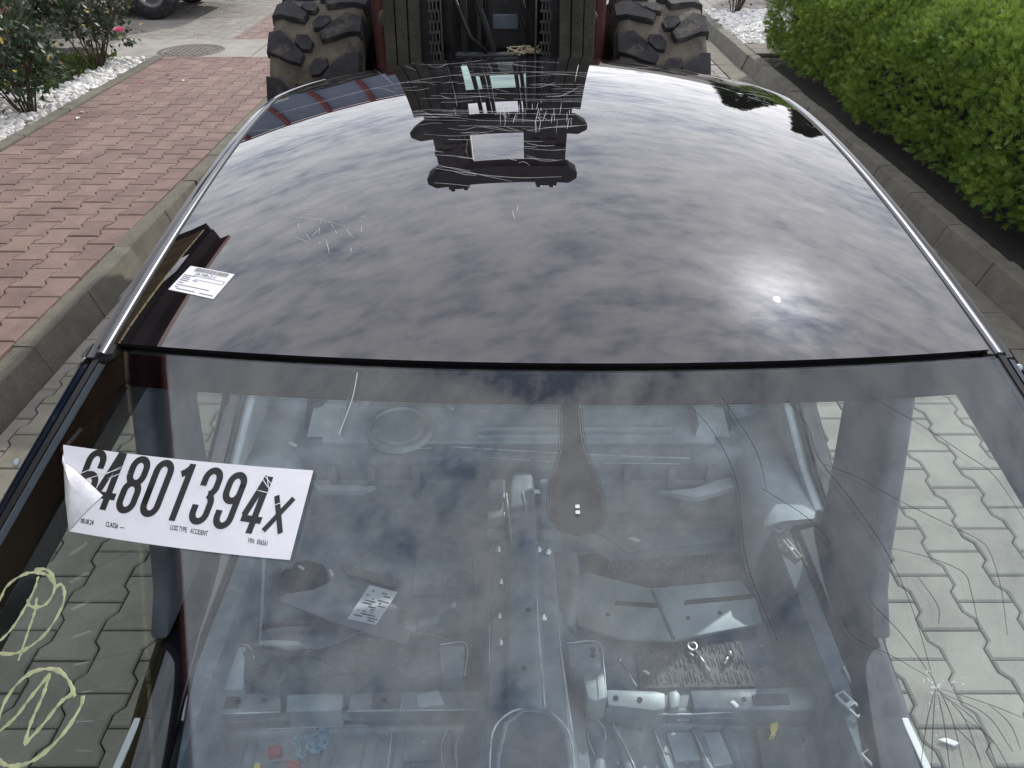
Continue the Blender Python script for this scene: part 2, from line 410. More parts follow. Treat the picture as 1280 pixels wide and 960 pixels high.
pave(yard, (2.32, 7, 12.6, 16.5), (1.8125, 2.496), .02, m_greyfar, m_greyfar, [])
bandr = sheet('red_paving_band', -3.61, -2.11, 10.2, 17, -.028, m_joint)
pave(bandr, (-3.60, -2.12, 10.22, 16.5), (-2.36, 10.22), .004, m_redfar, m_redfar, [])
SWZ = .12
walk = sheet('sidewalk', -3.85, -2.27, -2, 9.12, SWZ-.03, m_joint)
nb2 = pave(walk, (-2.272-10*PW, -2.272, 1.2, 9.10), (-2.272-PW/2, 4.5374), SWZ, m_red, m_redfar, [(-4, -2.2, 2.75, 9.2)])

# kerbs
def kerb(name, prof, y0, y1, step, m, mirror=False, ph=0., jit=.004):
    root = bpy.data.objects.new(name, None); COL.objects.link(root); root['kind'] = 'structure'; root.location = (0, 0, 0)
    y = y0; i = 0
    while y < y1:
        y2 = min(y+step, y1)
        bm = bmesh.new()
        jx = random.gauss(0, jit); jz = random.gauss(0, jit*.5)
        poly = [(x+jx, y+.003, z+jz) for x, z in prof]
        prism(bm, poly, (0, y2-y-.006, 0))
        es = [e for e in bm.edges if abs(e.verts[0].co.y-e.verts[1].co.y) > .05]
        bmesh.ops.subdivide_edges(bm, edges=es, cuts=9)
        for v in bm.verts:
            if v.co.z > .02: v.co += Vector((random.gauss(0, .0014), 0, random.gauss(0, .0012)))
        es = [e for e in bm.edges if abs(e.verts[0].co.y-e.verts[1].co.y) > .02]
        bmesh.ops.bevel(bm, geom=es, offset=.004, segments=1, affect='EDGES')
        smooth_sharp(bmobj('kerb_stone', bm, m, root), 20); y = y2; i += 1
    return root
kerb('kerb_of_sidewalk', [(-2.262, -.05), (-2.262, .119), (-2.168, .117), (-2.118, -.05)], 1.36, 9.10, .5425, m_kerb)
kerb('kerb_of_gravel_bed', [(-3.95, .02), (-3.95, .135), (-3.845, .133), (-3.845, .02)], 3.9, 9.1, .75, m_kerb)
kerb('kerb_of_hedge_bed', [(2.560, -.05), (2.625, .125), (2.725, .13), (2.74, -.05)], 1.2, 12.4, .53, m_kerb)
kerb('gutter_of_driveway', [(2.325, -.05), (2.325, -.002), (2.556, -.006), (2.556, -.05)], 1.0, 12.4, .36, m_kerb, jit=.002)
# concrete slab with manhole
slab = bpy.data.objects.new('concrete_slab', None); COL.objects.link(slab); slab['kind'] = 'structure'
for k, (a, b) in enumerate(((-4.75, -2.93), (-2.925, -2.11))):
    bm = bmesh.new(); n = 26; cxm, cym, rm = -3.70, 9.53, .375
    if k == 0:
        rect = []
        for q in range(48):
            t = 2*math.pi*q/48
            rect.append((cxm+rm*math.cos(t), cym+rm*math.sin(t)))
        vo = []; vi = []
        for q in range(48):
            t = 2*math.pi*q/48; c_, s_ = math.cos(t), math.sin(t)
            sx = ((b-cxm) if c_ > 0 else (cxm-a))/max(abs(c_), 1e-6); sy = ((10.2-cym) if s_ > 0 else (cym-9.11))/max(abs(s_), 1e-6)
            sc = min(sx, sy); vo.append((cxm+sc*c_, cym+sc*s_)); vi.append(rect[q])
        for cornr in ((a, 9.11), (b, 9.11), (b, 10.2), (a, 10.2)):
            j = min(range(48), key=lambda q: math.dist(vo[q], cornr)); vo[j] = cornr
        V = [(x, y, .10) for x, y in vo]+[(x, y, .10) for x, y in vi]+[(x, y, -.05) for x, y in vo]+[(x, y, .05) for x, y in vi]
        F = []
        for q in range(48):
            r_ = (q+1) % 48
            F += [(q, r_, 48+r_, 48+q), (96+q, 96+r_, r_, q), (48+q, 48+r_, 144+r_, 144+q)]
        bm.free(); mesh('slab_piece', V, F, m_slab, slab)
    else:
        box(bm, ((a+b)/2, 9.655, .02), (b-a, 1.09, .15), bev=.01); bmobj('slab_piece', bm, m_slab, slab)
mh = thing('manhole_cover', 'round ribbed iron manhole cover set in the concrete slab', 'manhole cover', (cxm, cym, .05))
bm = bmesh.new(); lathe(bm, [(0, .044), (.30, .044), (.305, .050), (.335, .050), (.338, .044), (.345, .044), (.345, .0), (0, .0)], Matrix.Translation((cxm, cym, .05)), 40); smooth_sharp(bmobj('cover_plate', bm, m_iron, mh))
bm = bmesh.new(); lathe(bm, [(.35, 0), (.35, .049), (.371, .049), (.371, 0)], Matrix.Translation((cxm, cym, .05)), 40); smooth_sharp(bmobj('frame_ring', bm, m_iron, mh))
for k in range(9):
    x = -.24+k*.06; hl = math.sqrt(.285**2-x*x)
    boxobj('rib', (cxm+x, cym, .05+.049), (.026, 2*hl, .010), m_iron, mh, .003)
soil = sheet('planting_bed', -7.5, -3.95, 3.0, 9.11, .075, m_soil)
soil2 = sheet('hedge_bed', 2.73, 7.5, .5, 9.25, .085, m_soil)
soil3 = sheet('gravel_bed_right', 2.73, 7.5, 9.8, 12.4, .06, m_soil)
slabs = sheet('bed_paving', 2.73, 5.5, 9.25, 9.8, .09, m_joint)
for k in range(4):
    for j in range(2):
        boxobj('paving_stone', (2.90+k*.33, 9.39+j*.27, .10), (.325, .265, .05), m_kerb, slabs, .006)

# ------------------------------------------------------------------ white gravel (nobody could count it)
ico = bmesh.new(); bmesh.ops.create_icosphere(ico, subdivisions=1, radius=1); IV = np.array([v.co[:] for v in ico.verts]); IF = np.array([[v.index for v in f.verts] for f in ico.faces]); ico.free()
def gravel(name, pts, size, m, label):
    n = len(pts); V = np.repeat(IV[None], n, 0).astype(float)
    V += RNG.normal(0, .16, V.shape)
    sc = size*RNG.uniform(.55, 1.3, (n, 1, 1))*np.array([1.15, .85, .65]); V = V*sc; tl = RNG.normal(0, .6, (n, 1)); Y, Zq = V[..., 1]*np.cos(tl)-V[..., 2]*np.sin(tl), V[..., 1]*np.sin(tl)+V[..., 2]*np.cos(tl); V[..., 1], V[..., 2] = Y, Zq
    a = RNG.uniform(0, 6.28, n); ca, sa = np.cos(a)[:, None], np.sin(a)[:, None]
    X = V[..., 0]*ca-V[..., 1]*sa; Y = V[..., 0]*sa+V[..., 1]*ca; V[..., 0], V[..., 1] = X, Y
    V += np.asarray(pts)[:, None, :]
    F = (IF[None]+(np.arange(n)*len(IV))[:, None, None]).reshape(-1, 3)
    o = mesh(name, V.reshape(-1, 3), F, m, kind='stuff'); o['label'] = label; o['category'] = 'gravel'; return o
n = 5200
P = np.c_[-3.975-np.abs(RNG.uniform(0, 1, n))**1.0*1.25, RNG.uniform(4.3, 9.05, n), RNG.uniform(.085, .125, n)]
gravel('white_gravel', P, .036, m_gravel, 'white marble gravel along the left red sidewalk')
n = 2200
P = np.c_[RNG.uniform(2.77, 4.1, n), RNG.uniform(9.83, 12.35, n), RNG.uniform(.07, .115, n)]
gravel('white_gravel', P, .036, m_gravel, 'white marble gravel behind the kerb past the hedge')

# ================================================================== plants
def place(shape, faces, pos, d, nrm, size):
    """instances flat shapes (n,2|3) with axis d and normal nrm at pos"""
    d = d/np.linalg.norm(d, axis=1, keepdims=True)
    s = np.cross(nrm, d); s /= np.maximum(np.linalg.norm(s, axis=1, keepdims=True), 1e-6)
    nn = np.cross(d, s)
    V = pos[:, None, :]+size[:, None, None]*(shape[None, :, 0:1]*s[:, None]+shape[None, :, 1:2]*d[:, None]+shape[None, :, 2:3]*nn[:, None])
    n, k = V.shape[:2]
    F = [tuple(f_+i*k for f_ in f) for i in range(n) for f in faces]
    return V.reshape(-1, 3), F
# thuja spray: an axis with side lobes
sp = []; sf = []
def lobe(p, ang, ln, w):
    c, s_ = math.cos(ang), math.sin(ang); i = len(sp)
    a = np.array([s_, c]); b = np.array([c, -s_])
    for q, (t, ww) in enumerate(((0, .5), (.55, 1), (1, .25), (.55, -1), (0, -.5))):
        v = np.array(p)+a*ln*t+b*w*ww; sp.append((v[0], v[1], -.10*(v[0]**2)*3+.06*math.sin(6*v[1])))
    sf.append((i, i+1, i+2, i+3, i+4))
lobe((0, 0), 0, 1.0, .05)
for k, t in enumerate((.20, .42, .64)):
    for sg in (-1, 1): lobe((0, t), sg*(.85-.1*k), .56-.07*k, .052)
SPR = np.array(sp)
def thuja(name_parent, cx, hw, z0, z1, y0, y1, nspr, m, size, seed, lump=.10, expo=2.6, part='foliage'):
    g = np.random.default_rng(seed)
    ph = g.uniform(0, 6.28, 24); fr = g.uniform(1.2, 4.2, (24, 2))*g.choice([-1, 1], (24, 2))
    def bump(t, y): 
        b = 0
        for k in range(24): b = b+np.sin(fr[k, 0]*t*2.2+fr[k, 1]*y*1.7+ph[k])
        return b/24*lump*3.2
    def surf(t, y, k=1.):
        # t: -1 (left foot) .. 1 (right foot) over the top, rounded ends in y
        a = t*math.pi*.62
        cs, sn = np.cos(a), np.sin(a)
        X = np.sign(sn)*np.abs(sn)**(2/expo); Z = np.sign(cs)*np.abs(cs)**(2/expo)
        zc = z0+(z1-z0)*.42
        end = np.clip(np.minimum(y-y0, y1-y)/.55, 0, 1); rr = np.sqrt(1-(1-end)**2)
        rr = .12+.88*rr
        b = k*(1+bump(t, y)/.6)
        zz = np.where(Z > 0, zc+Z*(z1-zc)*rr*b, zc+Z*(zc-z0)*2.0*b)
        return np.c_[cx+X*hw*rr*b, y, np.maximum(zz, z0)]
    t = g.uniform(-1, 1, nspr); y = g.uniform(y0, y1, nspr)
    # more sprays on ends
    ne = nspr//9; t[:ne] = g.uniform(-1, 1, ne); y[:ne] = np.where(g.random(ne) < .5, y0+g.random(ne)**2*.5, y1-g.random(ne)**2*.5)
    P0 = surf(t, y); e = .02
    n = np.cross(surf(t+e, y)-surf(t-e, y), surf(t, y+e)-surf(t, y-e)); n /= np.maximum(np.linalg.norm(n, axis=1, keepdims=True), 1e-9)
    c = np.array([cx, 0, z0+(z1-z0)*.4]); o_ = P0-c; o_[:, 1] = 0
    n *= np.sign((n*o_).sum(1, keepdims=True)+1e-9)
    dep = g.uniform(0, 1, nspr)**1.4*.17
    pos = P0-n*(dep[:, None]+.03)
    d = n*.9+np.array([0, 0, .55])+g.normal(0, .55, (nspr, 3))
    nr = np.cross(d, g.normal(0, 1, (nspr, 3)))
    V, F = place(SPR, sf, pos, d, nr, size*g.uniform(.65, 1.25, nspr))
    mesh(part, V, F, m, name_parent)
    # shaded twigs and inner mass
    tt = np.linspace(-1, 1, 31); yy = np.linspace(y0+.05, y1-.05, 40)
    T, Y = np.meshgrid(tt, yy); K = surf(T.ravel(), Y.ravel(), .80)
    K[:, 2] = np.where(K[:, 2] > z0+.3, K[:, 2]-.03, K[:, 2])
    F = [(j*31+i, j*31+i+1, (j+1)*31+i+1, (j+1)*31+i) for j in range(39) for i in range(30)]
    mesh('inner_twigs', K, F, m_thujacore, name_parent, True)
hedge = thing('clipped_hedge', 'long clipped bright green conifer hedge beside the right kerb', 'hedge', (4.2, 6, .08))
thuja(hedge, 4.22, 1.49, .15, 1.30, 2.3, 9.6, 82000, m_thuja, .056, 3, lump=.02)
for k in range(12):
    x, y = 3.5+.9*(k % 2)+random.uniform(-.1, .1), 2.2+k*.62
    tubeobj('stem', [(x, y, .05), (x+.03, y+.02, .3), (x+.05, y-.02, .6)], [.03, .024, .012], m_stem, hedge, 6)
shrub = thing('dark_conifer_shrub', 'dark green conifer shrub behind the roses at the left edge', 'shrub', (-6.9, 10.2, .06))
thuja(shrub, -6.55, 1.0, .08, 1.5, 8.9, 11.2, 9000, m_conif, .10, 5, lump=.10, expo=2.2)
tubeobj('stem', [(-6.5, 10, .0), (-6.5, 10, .8)], [.05, .03], m_stem, shrub, 7)
# roses
lf = np.array([(0, 0, 0), (.30, .28, .06), (.34, .55, .05), (0, 1, -.06), (-.34, .55, .05), (-.30, .28, .06), (0, .5, -.03)])
lff = [(0, 1, 6), (1, 2, 6), (2, 3, 6), (3, 4, 6), (4, 5, 6), (5, 0, 6)]
def rose(label, b, h, spread, nstem, nleaf, seed, bloom=None, lean=(0, 0)):
    g = np.random.default_rng(seed); b = np.array(b, float)
    t = thing('rose_bush', label, 'rose bush', b, 'rose bushes along the gravel strip')
    tips = []; bm = bmesh.new()
    def stem(p, d, ln, r, lvl):
        pts = [p.copy()]; 
        for k in range(5):
            d = d+g.normal(0, .13, 3); d[2] += .03; d /= np.linalg.norm(d); p = p+d*ln/5; pts.append(p.copy())
        tube(bm, pts, list(np.linspace(r, r*.5, 6)), 5)
        for q in pts[2:] if lvl == 0 else pts[1:]: tips.append((q, d))
        if lvl < 2:
            for k in range(g.integers(2, 4)):
                j = g.integers(2, 6); dd = d*.6+g.normal(0, .5, 3); dd[2] = abs(dd[2])*.7+.1; stem(pts[j], dd/np.linalg.norm(dd), ln*.5, r*.55, lvl+1)
    for k in range(nstem):
        a = g.uniform(0, 6.28); d = np.array([math.cos(a)*spread+lean[0], math.sin(a)*spread+lean[1], 1.]); 
        stem(b+[math.cos(a)*.05, math.sin(a)*.05, 0], d/np.linalg.norm(d), h*g.uniform(.5, .75), .010, 0)
    bmobj('stems', bm, m_stem, t, True)
    idx = g.integers(0, len(tips), nleaf); pos = np.array([tips[i][0] for i in idx]); 
    offs = g.normal(0, .045, (nleaf, 3)); d = offs+np.array([tips[i][1] for i in idx])*.02+[0, 0, .01]
    pos = pos+offs; nr = g.normal(0, .55, (nleaf, 3))+[0, 0, 1]
    k1 = int(nleaf*.95); k2 = int(nleaf*.975)
    for nm, sl_, m in (('leaves', slice(0, k1), m_rose), ('yellowed_leaves', slice(k1, k2), m_roseyel), ('reddish_leaves', slice(k2, nleaf), m_rosered)):
        V, F = place(lf, lff, pos[sl_], d[sl_], nr[sl_], g.uniform(.035, .075, nleaf)[sl_]); mesh(nm, V, F, m, t, True)
    if bloom is not None:
        bm = bmesh.new()
        for lay, (rr, nn, tl) in enumerate(((.020, 4, 1.25), (.030, 5, 1.0), (.036, 6, .65))):
            for k in range(nn):
                a = 2*math.pi*k/nn+lay*.6
                c = Vector(bloom)
                rad = Vector((math.cos(a), math.sin(a), 0)); tan = Vector((-math.sin(a), math.cos(a), 0))
                P_ = []
                for q, (f_, w) in enumerate(((0, .3), (.5, 1), (1, .75))):
                    h_ = f_*math.sin(tl)*.045; o_ = rr*(.5+.5*f_)+f_*math.cos(tl)*.03
                    P_.append([bm.verts.new(c+rad*(o_-abs(s_)*.006)+tan*s_*w*.022+Vector((0, 0, h_))) for s_ in (-1, 0, 1)])
                for q in (0, 1):
                    for s_ in (0, 1): bm.faces.new((P_[q][s_], P_[q][s_+1], P_[q+1][s_+1], P_[q+1][s_]))
        bmobj('bloom', bm, m_petal, t, True)
    return t
ra = G(58, 140, .11); rb = G(122, 86, .11)
rose('rose bush with one pink bloom beside the manhole slab', (rb[0], rb[1], .10), 1.05, .38, 11, 1250, 11, bloom=G(150, 40, .62))
rose('dense rose bush with yellowed leaves at the near end of gravel', (ra[0]-.12, ra[1]-.05, .10), .95, .42, 12, 1500, 12, lean=(-.15, 0))
rose('leafy rose bush cut by the left picture edge', (ra[0]-.75, ra[1]-.1, .10), .95, .45, 12, 1500, 13)
rose('tall rose bush in front of the dark conifer shrub', (-5.0, 8.2, .10), 1.15, .35, 11, 1200, 14)
# low ground cover between the roses
n = 5000
gx = np.c_[RNG.uniform(-5.6, -4.35, n), RNG.uniform(7.6, 9.05, n), np.full(n, .10)]
gx[:, 0] -= (RNG.random(n) < .25)*.5
d = RNG.normal(0, .5, (n, 3))+[0, 0, 1]; V, F = place(lf*np.array([.45, 1, 1]), lff, gx, d, RNG.normal(0, 1, (n, 3)), RNG.uniform(.05, .13, n))
o = mesh('ground_cover', V, F, m_grass, kind='stuff'); o['label'] = 'low green ground cover behind the left gravel strip'; o['category'] = 'ground cover'
# bare twiggy plant on the right gravel
tw = thing('twiggy_plant', 'bare dark twiggy plant standing in the right white gravel', 'plant', (*G(918, 17, .1)[:2], .1))
bm = bmesh.new(); b0 = np.array(tw.location)
for k in range(16):
    a = random.uniform(0, 6.28); p = b0+[.05*math.cos(a), .05*math.sin(a), 0]; q = p+[.16*math.cos(a), .16*math.sin(a), random.uniform(.3, .55)]
    tube(bm, [p, (p+q)/2+np.array([.02, .01, .03]), q], [.008, .006, .003], 5)
bmobj('stems', bm, m_stem, tw)
V, F = place(lf, lff, b0+RNG.normal(0, .10, (60, 3))*[1, 1, 1.2]+[0, 0, .3], RNG.normal(0, 1, (60, 3)), RNG.normal(0, 1, (60, 3)), RNG.uniform(.03, .06, 60)); mesh('leaves', V, F, m_rosered, tw)
# fallen petals and leaves
for k, (px, py, mm, lb) in enumerate(((207, 94, m_leafd, 'brown dry leaf on the red sidewalk near the manhole slab'), (216, 98, m_petal, 'pale pink fallen petal next to the brown leaf'), (228, 100, m_white, 'small white petal on the red sidewalk right of the brown leaf'), (150, 118, m_leafd, 'dark dry leaf beside the gravel kerb, below the roses'), (98, 141, m_white, 'white petal lying near the gravel kerb'), (100, 147, m_white, 'white petal nearest the camera beside the gravel kerb'), (178, 104, m_petal, 'pink petal on the red sidewalk right of the roses'))):
    p = G(px, py, SWZ+.003); V, F = place(lf, lff, p[None], RNG.normal(0, 1, (1, 3))*[1, 1, .1], np.array([[.1, .1, 1]]), np.array([.055])); 
    o = mesh('fallen_petal' if mm is not m_leafd else 'fallen_leaf', V+[0, 0, .006], F, mm); tag(o, lb, 'petal' if mm is not m_leafd else 'leaf')

# ================================================================== forklift
FX, FY = -.125, 4.86             # middle of the front axle
fl = thing('forklift', 'big red rough terrain forklift with raised dark mast behind the car', 'forklift', (FX, FY, 0))
TR, TWD = .655, .50
def make_tyre(cx, sgn):
    wheel = thing_part('wheel', fl, (cx, FY, TR))
    bm = bmesh.new(); mt = Matrix.Translation((cx, FY, TR)) @ Matrix.Rotation(math.pi/2, 4, 'Y')
    h = TWD/2
    lathe(bm, [(.34, -h*.82), (.42, -h*.98), (.54, -h*1.0), (.600, -h*.93), (.622, -h*.72), (.628, 0), (.622, h*.72), (.600, h*.93), (.54, h*1.0), (.42, h*.98), (.34, h*.82)], mt, 56)
    bmobj('tyre', bm, m_tyredirt, wheel, True)
    # chunky lugs round the tread
    NL = 15; V = []; F = []
    def lug(poly, a0, r0, r1, tap):
        k = len(V); n = len(poly); c = np.mean(poly, 0)
        for lv, (rr, tp) in enumerate(((r0, 1.), (r1-.006, 1-tap*.6), (r1, 1-tap))):
            for w, s_ in poly:
                w2, s2_ = c[0]+(w-c[0])*tp, c[1]+(s_-c[1])*tp
                rl = rr-max(0, abs(w2)-.17)*.5*(1 if lv else 0)-(.04 if (not lv and abs(w2) > .2) else 0)
                a = a0+s2_/TR
                V.append((cx+w2, FY+rl*math.cos(a), TR+rl*math.sin(a)))
        for lv in (0, 1):
            for i in range(n): F.append((k+lv*n+i, k+lv*n+(i+1) % n, k+(lv+1)*n+(i+1) % n, k+(lv+1)*n+i))
        F.append([k+2*n+i for i in range(n)])
    P_ = 2*math.pi/NL
    for i in range(NL):
        for sd_ in (1, -1):
            a0 = i*P_+(P_/2 if sd_ < 0 else 0)
            g = lambda L_: [(sd_*w, s_) for w, s_ in L_]
            lug(g([(.255, -.100), (.255, .045), (.20, .075), (.12, .120), (.050, .140), (.030, .085), (.085, .020), (.17, -.075)]), a0, .60, TR+.004, .10)
            lug(g([(.085, -.085), (.095, -.035), (.050, .015), (.002, .020), (-.012, -.030), (.02, -.080)]), a0+P_*.14, .60, TR, .10)
    o = mesh('tread_lugs', V, F, m_tyre, wheel); bm = bmesh.new(); bm.from_mesh(o.data); bmesh.ops.recalc_face_normals(bm, faces=bm.faces); bm.to_mesh(o.data); bm.free(); smooth_sharp(o, 35)
    bm = bmesh.new(); lathe(bm, [(.34, -.19), (.30, -.16), (.29, -.05), (.12, -.03), (.10, .06), (0, .06)], mt if sgn > 0 else mt @ Matrix.Rotation(math.pi, 4, 'X'), 32); bmobj('rim', bm, m_redp, wheel, True)
def thing_part(name, parent, wloc):
    o = bpy.data.objects.new(name, None); COL.objects.link(o); o.parent = parent; o.location = Vector(wloc)-origin_of(parent); o.empty_display_size = .1; return o
make_tyre(FX-.94, -1); make_tyre(FX+.94, 1)
# rear wheels, chassis, counterweight
for s_ in (-1, 1):
    bm = bmesh.new(); mt = Matrix.Translation((FX+s_*.8, FY+2.1, .45)) @ Matrix.Rotation(math.pi/2, 4, 'Y')
    lathe(bm, [(0, -.1), (.22, -.12), (.40, -.16), (.45, -.12), (.45, .12), (.40, .16), (.22, .12), (0, .1)], mt, 28); bmobj('rear_wheel', bm, m_tyre, fl, True)
prismobj('chassis', [(FX-.62, FY-.28, .48), (FX-.62, FY+.7, .42), (FX-.62, FY+2.7, .50), (FX-.62, FY+2.75, 1.15), (FX-.62, FY+1.5, 1.25), (FX-.62, FY+.95, .95), (FX-.62, FY-.15, .92)], (1.24, 0, 0), m_redp, fl, .03)
prismobj('counterweight', [(FX-.85, FY+2.2, .40), (FX-.85, FY+2.95, .55), (FX-.85, FY+3.0, 1.2), (FX-.85, FY+2.2, 1.3)], (1.7, 0, 0), m_redp, fl, .06)
boxobj('axle', (FX, FY, TR), (1.45, .26, .26), m_greas, fl, .03)
for s_ in (-1, 1):
    prismobj('fender', [(FX+s_*.92-.27, FY-.35, 1.37), (FX+s_*.92-.27, FY+.10, 1.42), (FX+s_*.92-.27, FY+.75, 1.30), (FX+s_*.92-.27, FY+.74, 1.26), (FX+s_*.92-.27, FY+.10, 1.385), (FX+s_*.92-.27, FY-.35, 1.345)], (.54, 0, 0), m_redp, fl, .006) if False else None
    boxobj('side_panel', (FX+s_*.60, FY+.1, .95), (.07, .75, .85), m_redp, fl, .02)
    boxobj('step', (FX+s_*.585, FY-.33, .86), (.11, .05, .022), m_white, fl, .004)  # white bars added in place of the bright lit ground beyond
    bm = bmesh.new(); lathe(bm, [(0, .0), (.042, .003), (.048, -.01), (.04, -.05), (0, -.06)], Matrix.Translation((FX+s_*.525, FY-.45, 1.25)) @ Matrix.Rotation(math.pi/2, 4, 'X'), 20); bmobj('headlight', bm, m_greas if s_ > 0 else m_tyredirt, fl, True)
# cab
CY0, CY1 = FY+.30, FY+1.45
cab = thing_part('cab', fl, (FX, FY+.8, .95))
for x in (-.42, .42):
    tubeobj('post', [(FX+x*1.12, CY0-.02, .95), (FX+x*1.05, CY0+.02, 1.5), (FX+x, CY0+.14, 2.14)], .035, m_greas, cab, 8)
    tubeobj('post', [(FX+x*1.12, CY1, .95), (FX+x, CY1-.05, 2.14)], .035, m_greas, cab, 8)
prismobj('cab_roof', [(FX-.50, CY0+.02, 2.10), (FX+.50, CY0+.02, 2.10), (FX+.48, CY1+.02, 2.12), (FX-.48, CY1+.02, 2.12)], (0, 0, .10), m_greas, cab, .03)
boxobj('sun_visor', (FX, CY0-.02, 2.03), (.84, .04, .16), m_greas, cab, .01)
mesh('windscreen', [(FX-.43, CY0, 1.36), (FX+.43, CY0, 1.36), (FX+.41, CY0+.10, 2.02), (FX-.41, CY0+.10, 2.02), (FX-.43, CY0+.006, 1.36), (FX+.43, CY0+.006, 1.36), (FX+.41, CY0+.106, 2.02), (FX-.41, CY0+.106, 2.02)], [(0, 1, 2, 3), (7, 6, 5, 4), (0, 4, 5, 1), (1, 5, 6, 2), (2, 6, 7, 3), (3, 7, 4, 0)], m_cabglass, cab)
boxobj('dash', (FX, CY0+.08, 1.18), (.86, .22, .36), m_greas, cab, .02)
boxobj('seat', (FX, CY0+.62, 1.22), (.46, .46, .16), m_trim, cab, .05); boxobj('seat_back', (FX, CY0+.86, 1.50), (.44, .12, .50), m_trim, cab, .05)
bm = bmesh.new(); bmesh.ops.create_circle(bm, segments=20, radius=.18, matrix=Matrix.Translation((FX, CY0+.28, 1.48)) @ Matrix.Rotation(.6, 4, 'X'))
sw = [v.co.copy() for v in bm.verts]; bm.free(); tubeobj('steering_wheel', sw+[sw[0]], .014, m_trim, cab, 6)
# mast
MX, MY = -.105, 4.06
mast = thing_part('mast', fl, (MX, MY, 0))
def chan(name, x, y, w, d, z0, z1, m, op):      # a C channel post, open towards op
    t = .016
    pr = [(-w/2, -d/2), (w/2, -d/2), (w/2, -d/2+t), (-w/2+t, -d/2+t), (-w/2+t, d/2-t), (w/2, d/2-t), (w/2, d/2), (-w/2, d/2)]
    if op < 0: pr = [(-a, b) for a, b in pr][::-1]
    return sweep(name, [((x, y, z), (1, 0, 0), (0, 1, 0)) for z in (z0, z1)], pr, m, mast, False)
for s_ in (-1, 1):
    chan('outer_rail', MX+s_*.385, MY+.02, .10, .17, .18, 2.06, m_mast, -s_)
    chan('inner_rail', MX+s_*.300, MY+.02, .075, .15, .22, 2.82, m_greas, -s_)
    for k in range(3):
        x = MX+s_*(.330+.0565*k+.026)
        boxobj('plank', (x, MY-.135+random.uniform(-.006, .006), 1.08), (.051, .05, 1.80+.04*random.random()), m_plank, mast, .005, rz=random.uniform(-.02, .02), ry=-s_*.022)
    boxobj('rail_plate', (MX+s_*(.315 if s_ < 0 else .285), MY-.03, 2.45), (.20 if s_ < 0 else .27, .03, .40), m_greas, mast, .006)
    # leaf chain: plates on pins
    ch = MX+s_*.262; V = []; F = []
    bm = bmesh.new()
    for k in range(46):
        z = .55+k*.046
        for w in (-.016, 0, .016): box(bm, (ch+w+(.008 if k % 2 else 0), MY-.10, z), (.005, .026, .040))
        box(bm, (ch, MY-.10, z+.023), (.052, .012, .012))
    bmobj('chain', bm, m_chain, mast)
    tubeobj('lift_cylinder', [(MX+s_*.215, MY+.05, .25), (MX+s_*.215, MY+.05, 1.9), (MX+s_*.215, MY+.05, 2.62)], [.045, .045, .028], m_greas, mast, 14)
    tubeobj('guide_rod', [(MX+s_*.222-.005, MY-.11, .5), (MX+s_*.222-.005, MY-.11, 2.1)], .005, m_chain, mast, 8)
    boxobj('roller_bracket', (MX+s_*.315, MY-.02, 2.44), (.20, .16, .05), m_greas, mast, .008); boxobj('roller_bracket', (MX+s_*.28, MY-.02, 2.38), (.15, .13, .05), m_greas, mast, .008)
    for dx in (-.05, .04): tubeobj('top_fitting', [(MX+s_*.30+dx, MY, 2.80), (MX+s_*.30+dx, MY, 2.90)], .018, m_greas, mast, 8)
    boxobj('top_lug', (MX+s_*.30, MY, 2.84), (.15, .10, .05), m_greas, mast, .01)
def beam(x0, x1, z0, z1, y, t):
    c = (z0+z1)/2; poly = [(x0, y, c-.03), (x0+.06, y, z0), (x1-.06, y, z0), (x1, y, c-.03), (x1, y, c+.03), (x1-.05, y, z1), (x0+.05, y, z1), (x0, y, c+.03)]
    prismobj('cross_beam', poly[::-1], (0, t, 0), m_greas, mast, .008)
beam(MX-.53, MX+.53, 2.10, 2.27, MY-.12, .22)
beam(MX-.50, MX+.50, 2.63, 2.80, MY-.10, .18)
boxobj('cross_beam', (MX, MY+.06, 1.115), (.52, .06, .05), m_mast, mast, .008)
boxobj('carriage_plate', (MX, MY-.03, .62), (.95, .06, .30), m_greas, mast, .01)
# hoses and the dark gear seen between the rails
for k, (xa, xb, r_) in enumerate(((-.16, -.10, .014), (-.09, -.02, .012), (-.02, -.05, .016), (.16, .14, .012), (.19, .17, .012))):
    tubeobj('hose', [(MX+xa, MY+.12, .9), (MX+xa+.03, MY+.10, 1.15), (MX+xb-.03, MY+.13, 1.4), (MX+xb, MY+.12, 2.2)], r_, m_rubber, mast, 8)
tubeobj('hose', [(MX-.20, MY+.06, 1.45), (MX-.10, MY+.02, 1.22), (MX-.02, MY+.05, 1.14)], .010, m_rubber, mast, 8)
boxobj('valve_box', (MX+.07, MY+.42, 1.24), (.20, .30, .26), m_greas, fl, .015)
boxobj('pale_cover', (MX+.07, MY+.262, 1.25), (.13, .012, .07), mat('dull_blue_cover', (.09, .11, .14), .4), fl, .004)
boxobj('cowl_bulkhead', (FX, FY-.22, .92), (1.1, .05, .80), m_greas, fl, .01)
tubeobj('tilt_cylinder', [(MX-.13, MY+.1, .95), (MX-.13, FY+.2, 1.05)], .04, m_greas, fl, 12)
for s_ in (-1, 1):
    prismobj('fork', [(MX+s_*.32-.06, MY-.06, .075), (MX+s_*.32+.06, MY-.06, .075), (MX+s_*.32+.05, MY-1.15, .085), (MX+s_*.32-.05, MY-1.15, .085)], (0, 0, .035), m_greas, mast, .006)
    boxobj('fork_shank', (MX+s_*.32, MY-.075, .40), (.12, .04, .68), m_greas, mast, .006)
